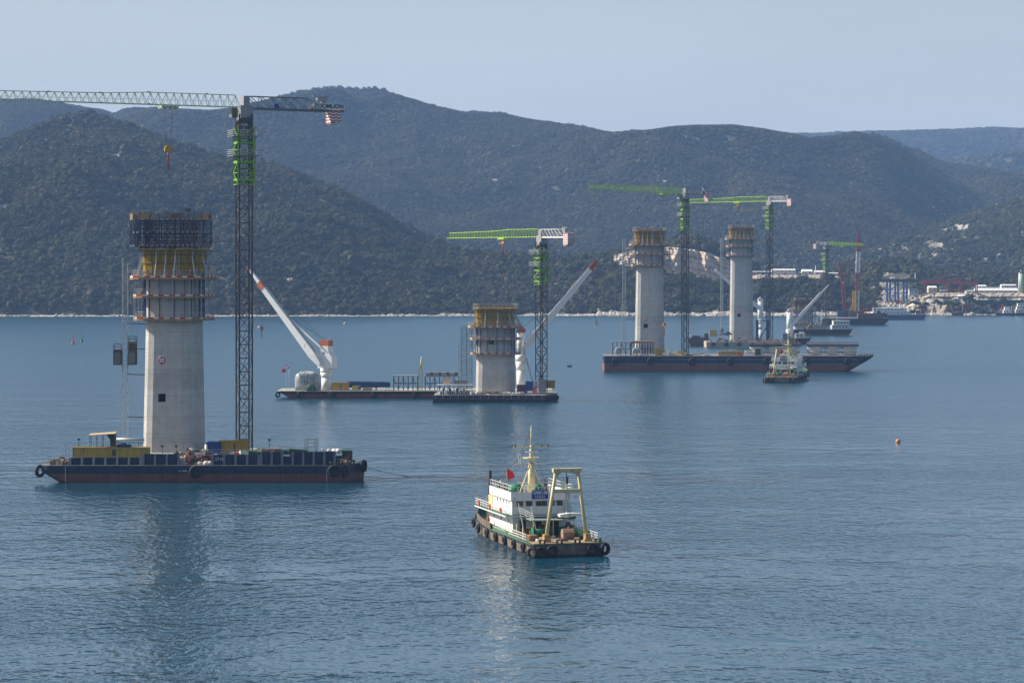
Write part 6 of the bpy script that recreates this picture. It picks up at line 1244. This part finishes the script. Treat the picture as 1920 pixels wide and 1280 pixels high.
T = thing('red_excavator_boom', 'low red lattice boom lying on the flat barge before the white vessel', 'boom', (W(1616,1945), 1945, 8)); MB().lattice((3,0,2.2),(10,0,2.4),1.8,1.8,1.5,.35,.25).build('boom', REDP, T); MB().cb((0,0,1.2),(3.2,2.5,3.2)).build('machine_body', ORNG, T)

# ------------------------------------------------------------------ right-hand shore
Dz = 2330.0
def P(px, py, D=Dz): return (W(px,D), D, Z(py,D))
T = thing('launching_platform', 'dark bridge deck end on blue steel trestle at the right shore', 'trestle', P(1680,570))
u = Dz/F
MB().box(-15.5,16,-6,6,18.5,21.4).loft([[(-15.5,-6,21),(-15.5,6,21),(-15.5,6,18.6),(-15.5,-6,18.6)],[(-20,-5,21.6),(-20,5,21.6),(-20,5,20.6),(-20,-5,20.6)]]).build('deck_girder', mat('dark_girder', (.045,.045,.05), .7, var=.3), T)
BT = mat('trestle_blue', (.03,.10,.33), .5, var=.15)
for x in (-7.8,-5.2,-.8,1.4,6.2,8.8): MB().bar((x,-2,-2),(x,-2,18.5),1.5).build('column', BT, T)
for z in (3,9.5): MB().bar((-8,-2.2,z),(9,-2.2,z),.6).build('cross_beam', BT, T)
for (a, b) in (((-7.8,4),(-5.2,9.5)),((-.8,4),(1.4,9.5)),((6.2,4),(8.8,9.5)),((-7.8,9.5),(-5.2,18)),((6.2,9.5),(8.8,18))): MB().bar((a[0],-2.2,a[1]),(b[0],-2.2,b[1]),.3).build('brace', BT, T)
for i in range(9): MB().cb((-8+i*2,-3.4,1.2+.5*(i%3)),(1.6,1.6,2.4+(i%3))).build('formwork_block', [REDP,GREYP,TIMB,CLOTH,BROWN][i%5], T)
MB().box(-9,9,-2,6,-8,-2.0).build('abutment', BROWN, T)
T = thing('red_gantry', 'long red gantry beams standing on the right shore plateau', 'gantry', P(1782,545)); RG = mat('gantry_red', (.42,.05,.04), .6, var=.15)
for (a, b, y0, y1) in ((1730,1775,529,527),(1760,1800,526,528),(1788,1832,530,532)): MB().lattice((W(a,Dz)-W(1782,Dz),0,Z(y0,Dz)-Z(545,Dz)),(W(b,Dz)-W(1782,Dz),0,Z(y1,Dz)-Z(545,Dz)),1.8,1.8,1.5,.6,.4).build('beam', RG, T)
for px in (1734,1776,1780,1799,1803,1829,1832): MB().bar((W(px,Dz)-W(1782,Dz),0,-1),(W(px,Dz)-W(1782,Dz),0,7.2),.9).build('leg', RG, T)
def shed(label, px0, px1, y0, y1, D, m, roof, name='shed', bays=6, cat='building'):
    T = thing(name, label, cat, (W(px0,D), D, Z(y1,D))); l = W(px1,D)-W(px0,D); h = (y1-y0)*D/F
    MB().box(0,l,0,9,-2,h*.62).build('wall', m, T)
    n = max(1, bays)
    for i in range(n):
        a, b = l*i/n, l*(i+1)/n; MB().loft([[(a,-.5,h*.6),(a,9.5,h*.6),(a,4.5,h)],[(b-.08,-.5,h*.6),(b-.08,9.5,h*.6),(b-.08,4.5,h)]]).build('roof_bay', roof, T)
        MB().box(a+(b-a)*.3,a+(b-a)*.62,-.06,-.004,h*.1,h*.42).build('door' if i % 3 == 0 else 'window', GLASS if i % 3 else GREYP, T)
    return T
WALLW = mat('white_shed_wall', (.5,.5,.5), .7, var=.12); ROOFW = mat('white_shed_roof', (.68,.67,.65), .6, var=.06); ROOFG = mat('grey_shed_roof', (.3,.32,.36), .6)
shed('long white shed right of the red gantry', 1829, 1909, 540, 551, 2345, WALLW, ROOFW, bays=9)
shed('row of small white gables behind the long white shed', 1878, 1906, 533, 538, 2420, WALLW, ROOFW, bays=6)
shed('small white roofed shed just right of the red gantry', 1832, 1850, 534, 540, 2400, WALLW, ROOFW, bays=2)
shed('short pink-walled hut at the right end of the red gantry', 1812, 1830, 544, 550, 2330, mat('pinkish_wall', (.45,.36,.34), .8), ROOFG, bays=3)
shed('flat pale canopy over the quay at far right', 1898, 1921, 556, 563, 2315, GREENT, ROOFW, bays=2)
shed('long pale conveyor roof above the quay at right', 1838, 1896, 559, 564, 2318, GREENT, mat('conveyor_grey', (.4,.4,.38), .7), bays=5)
T = thing('cement_silo', 'tall pale green cement silo at the right edge', 'silo', P(1915,549)); MB().tube((0,0,0),(0,0,16),2.1,n=18).tube((0,0,16),(-.6,0,19.5),.5,.3).build('barrel', mat('pale_green_silo', (.36,.46,.34), .6, var=.1), T); MB().tube((-2.2,-.5,0),(-1.6,-.5,17),.7,n=10).build('side_pipe', WHITE, T); MB().tube((3.4,0,0),(3.4,0,14),1.2,n=14).build('red_silo', mat('dull_red_paint', (.25,.06,.06), .7), T)
# bare terrace under the camp, and stockpiles on the quay side
def terrace(name, px0, px1, yt, yb, D0_, D1_, m, n=60):
    vs = []
    for i in range(n+1):
        px = px0+(px1-px0)*i/n; e = min(1, min(i, n-i)/6)
        for (q, yy, dd) in ((0, yb, D0_), (.5, (yt+yb)/2-1, D0_+6), (1, yt, D0_+12), (2, yt-.5, D1_)):
            j = noise.noise(Vector((px/7, q*3, 1)))*1.6; D = dd+j*2; vs.append((W(px,D), D, Z(yy+j+(1-e)*4, D)))
    MB().add(vs, [(i*4+j, (i+1)*4+j, (i+1)*4+j+1, i*4+j+1) for i in range(n) for j in range(3)]).build(name, m)['kind'] = 'structure'
EARTH = mat('bare_earth', (.33,.27,.205), .95, var=.35, scale=.12, bump=.5, bscale=.5, dirt=(.15,.12,.08), dirtamt=.35)
terrace('terrace_ground', 1402, 1575, 515.5, 522, 2362, 2425, EARTH)
terrace('plateau_ground', 1722, 1960, 549, 556, 2312, 2385, EARTH)
terrace('quay_ground', 1690, 1960, 572, 592, 2284, 2320, EARTH)
for i, (px, py, r, lab) in enumerate(((1712,570,5,'pale gravel stockpile left of the bank below the red gantry'),(1738,575,6,'brown earth stockpile on the bank right of the white vessel'),(1755,560,4,'grey gravel stockpile below the red gantry legs'),(1768,579,5,'tan sand stockpile near the landing stage'),(1846,570,4,'sand stockpile under the conveyor roof'),(1872,556,4,'gravel stockpile in front of the long white shed'))):
    D = 2300 if py > 562 else 2322; T = thing('stockpile', lab, 'stockpile', (W(px,D), D, Z(py+3,D)), 0, 'stockpiles on the right shore')
    rs = []
    for k in range(5): q = 1-k/4.2; rs.append([(r*q*math.cos(t)*(1+.12*math.sin(3*t+i)), r*q*math.sin(t), k*.62-.4) for t in [2*math.pi*a/16 for a in range(16)]])
    MB().loft(rs, smooth=True).build('heap', [CLOTH,TIMB,GREYP,ORTIMB,CLOTH,GREYP][i], T); MB().cb((r*.9,-r*.5,.3),(1.4,1.0,.8)).build('boulder', ROCK, T)
for i, (a, b, y0, y1, D, m, r, lab) in enumerate(((1706,1722,541,549,2330,WALLW,ROOFG,'small grey roofed hut left of the red gantry'),(1741,1757,536,544,2350,mat('tan_wall', (.4,.36,.28), .8),ROOFW,'small tan hut under the red gantry'),(1765,1778,543,550,2326,mat('slate_wall', (.07,.08,.16), .8),ROOFG,'dark hut below the middle of the red gantry'),(1796,1811,552,560,2312,WALLW,ROOFW,'white cabin below the right end of the red gantry'),(1814,1832,557,565,2312,mat('slate_wall', (.07,.08,.16), .8),ROOFG,'dark cabin left of the conveyor roof'),(1880,1897,549,556,2325,mat('pinkish_wall', (.45,.36,.34), .8),ROOFG,'pink hut between the white shed and the conveyor roof'))): shed(lab, a, b, y0, y1, D, m, r, 'shore_hut', 2)
# camp on the plateau
for i, (a, b, y0, y1, m, r, lab) in enumerate(((1412,1446,508,513,NAVY,ROOFG,'low dark blue site huts at the left of the hillside camp'),(1448,1492,504,510,WALLW,ROOFW,'long white roofed huts of the hillside camp'),(1462,1502,510,515,mat('slate_wall', (.07,.08,.16), .8),ROOFG,'dark slate huts below the long white roofs of the camp'),(1504,1524,505,514,WALLW,ROOFW,'bright white huts in the middle of the hillside camp'),(1528,1548,507,514,WALLW,ROOFW,'white huts left of the far green crane'),(1550,1572,511,514,mat('tan_wall', (.4,.36,.28), .8),ROOFW,'low pale roof right of the far green crane'))): shed(lab, a, b, y0, y1, 2400+i*2, m, r, 'site_huts', max(2, (b-a)//7))
for i, px in enumerate((1416,1424,1436,1442,1452,1470,1486,1498,1510,1520)): 
    o = thing('parked_machine', ['orange machine left of the camp huts','white van left of the camp huts','grey skip in front of the dark blue huts','tan lorry in front of the dark blue huts','white container below the long roofs','brown stack below the long roofs','grey lorry below the slate huts','orange digger below the slate huts','white truck below the bright huts','tan crate below the bright huts'][i], ['machine','van','skip','lorry','container','stack','lorry','digger','truck','crate'][i], (W(px,2378), 2378, Z(517,2378))); MB().cb((0,0,.9),(3.2,2,1.6)).build('body', [ORNG,WHITE,GREYP,CLOTH,WHITE,TIMB,GREYP,ORNG,WHITE,CLOTH][i], o); MB().cb((1.0,0,2.1),(1.2,1.8,.9)).build('cab', [GREYP,GLASS][i%2], o)
for i, px in enumerate((1529,1716)):
    o = thing('lamp_mast', ['thin white light mast beside the camp huts','thin white light mast left of the red gantry'][i], 'mast', (W(px,2380-i*40), 2380-i*40, Z((516,531)[i],2380-i*40))); MB().tube((0,0,-1),(0,0,8.5),.28,.2).build('pole', WHITE, o); MB().cb((0,0,8.6),(1.6,.5,.4)).build('lamp_bar', WHITE, o)
T = thing('quay', 'dark timber quay with red gear along the right shore', 'quay', P(1790,590,2285)); MB().box(-4,62,0,20,-2.5,2.2).build('quay_wall', mat('dark_quay', (.05,.048,.045), .85, var=.4, scale=.3), T)
for i in range(22): MB().cb((i*2.7,3+2*(i%3),3.4+.7*(i%4)),(2.2,2,2.2+1.4*(i%4))).build('quay_gear', [DARKST,REDP,GREENT,BROWN,GREYP,RUST,GREENT][i%7], T)
MB().lattice((14,2,10),(30,2,2.6),1.2,1.2,1.2,.3,.2).lattice((18,4,18),(38,4,11),1.2,1.2,1.2,.3,.2).build('conveyor_boom', mat('conveyor_tan', (.3,.25,.18), .8), T); MB().box(8,17,4,8,4,8.5).build('red_hopper', mat('dull_red_paint', (.25,.06,.06), .7), T); MB().box(12,58,8,12,11,12).box(12,58,8.5,11.5,4,10.9).build('green_hall', GREENT, T)
for x, z in ((3,13.5),(17.5,13.7),(18,6.6)): MB().ball((x,3,z),.9,8,6).build('floodlight', WHITE, T)
V, l = vessel('small white cabin boat moored at the right shore quay', 1868, 1906, 2270, 1.8, HBLACK, 'cabin_boat', 6, 2, 'boat'); deckhouse(V, W(1882,2270)-W(1868,2270), W(1895,2270)-W(1868,2270), 1, 5, 1.9, 2, WHITE, step=2.2)
V, l = vessel('white vessel cut by the right edge of the picture at the quay', 1904, 1945, 2266, 2.2, HBLACK, 'cabin_boat', 8, 2, 'boat'); deckhouse(V, 0.5, W(1930,2266)-W(1904,2266), 1, 7, 2.3, 3, WHITE_OLD, step=2.2)
T = thing('rusty_landing_stage', 'short rusty landing stage below the right shore bank', 'landing stage', P(1786,591,2275)); MB().loft([[(0,0,-1),(9,0,-1),(9,6,-1),(0,6,-1)],[(-.5,0,2.0),(9.3,0,2.0),(9.3,6,2.0),(-.5,6,2.0)]]).build('stage', mat('dark_rusty_hull', (.07,.05,.05)), T); MB().lattice((1,2,2),(-1.5,2,8),.9,.9,.9,.25,.18).build('post', TIMB, T)

# ------------------------------------------------------------------ buoys and floats
def buoy(name, label, px, py, r, m, kind='ball', group=None):
    D = H*F/(py-HZ); T = thing(name, label, 'buoy', (W(px,D), D, 0), 0, group)
    if kind == 'ball': MB().ball((0,0,r*.45), r, 16, 10).build('float', m, T); MB().tube((0,0,r*1.3),(0,0,r*1.75),r*.14).build('ring', DARKST, T)
    else: MB().tube((0,0,-.3),(0,0,.9),r,r*.9,14).build('float', m, T); MB().tube((0,0,.9),(0,0,3.4),r*.45,r*.12,8).build('tower', m, T); MB().cb((0,0,3.7),(.5,.5,.6)).build('top_mark', m, T)
buoy('mooring_buoy', 'round orange buoy floating on the open water at right', 1684, 829, .62, mat('orange_buoy', (.52,.20,.09), .5, var=.2, scale=3))
buoy('navigation_buoy', 'red channel buoy at far left', 137, 645, .9, mat('red_buoy', (.5,.03,.04), .5), 'nav'); buoy('navigation_buoy', 'green channel buoy beside the red one', 153, 641, .9, mat('green_buoy', (.02,.22,.09), .5), 'nav')
buoy('mooring_buoy', 'white and orange buoy beyond the white crane boom', 647, 608, 1.1, mat('pale_orange_buoy', (.5,.3,.2), .5)); buoy('mooring_buoy', 'pale buoy just right of the tall crane mast', 486, 615, 1.0, mat('pale_pink_buoy', (.5,.38,.35), .5))
T = thing('floating_log', 'dark floating drum right of the dark pontoon', 'float', (W(1068,1150), H*F/(687.5-HZ), 0)); MB().tube((-1,0,.2),(1,0,.2),.55,n=10).build('drum', BLACK, T); MB().torus((0,0,.2),(1,0,0),.56,.08,12,5).build('band', DARKST, T)
fm = MB().ball((0,0,.1), .42, 8, 6); f0_ = None; rq = random.Random(5); k = 0
for row, py in enumerate((597.5, 600.5, 604)):
    D = H*F/(py-HZ)
    for i in range(46):
        px = 490+i*6.2+rq.uniform(-1,1)+row*2
        if f0_ is None: o = f0_ = fm.build('farm_float', BLACK)
        else: o = f0_.copy(); COL.objects.link(o)
        o.location = (W(px,D), D+rq.uniform(-2,2), 0); tag(o, 'small dark mussel farm float in the rows off the far shore', 'float', 'mussel farm floats')
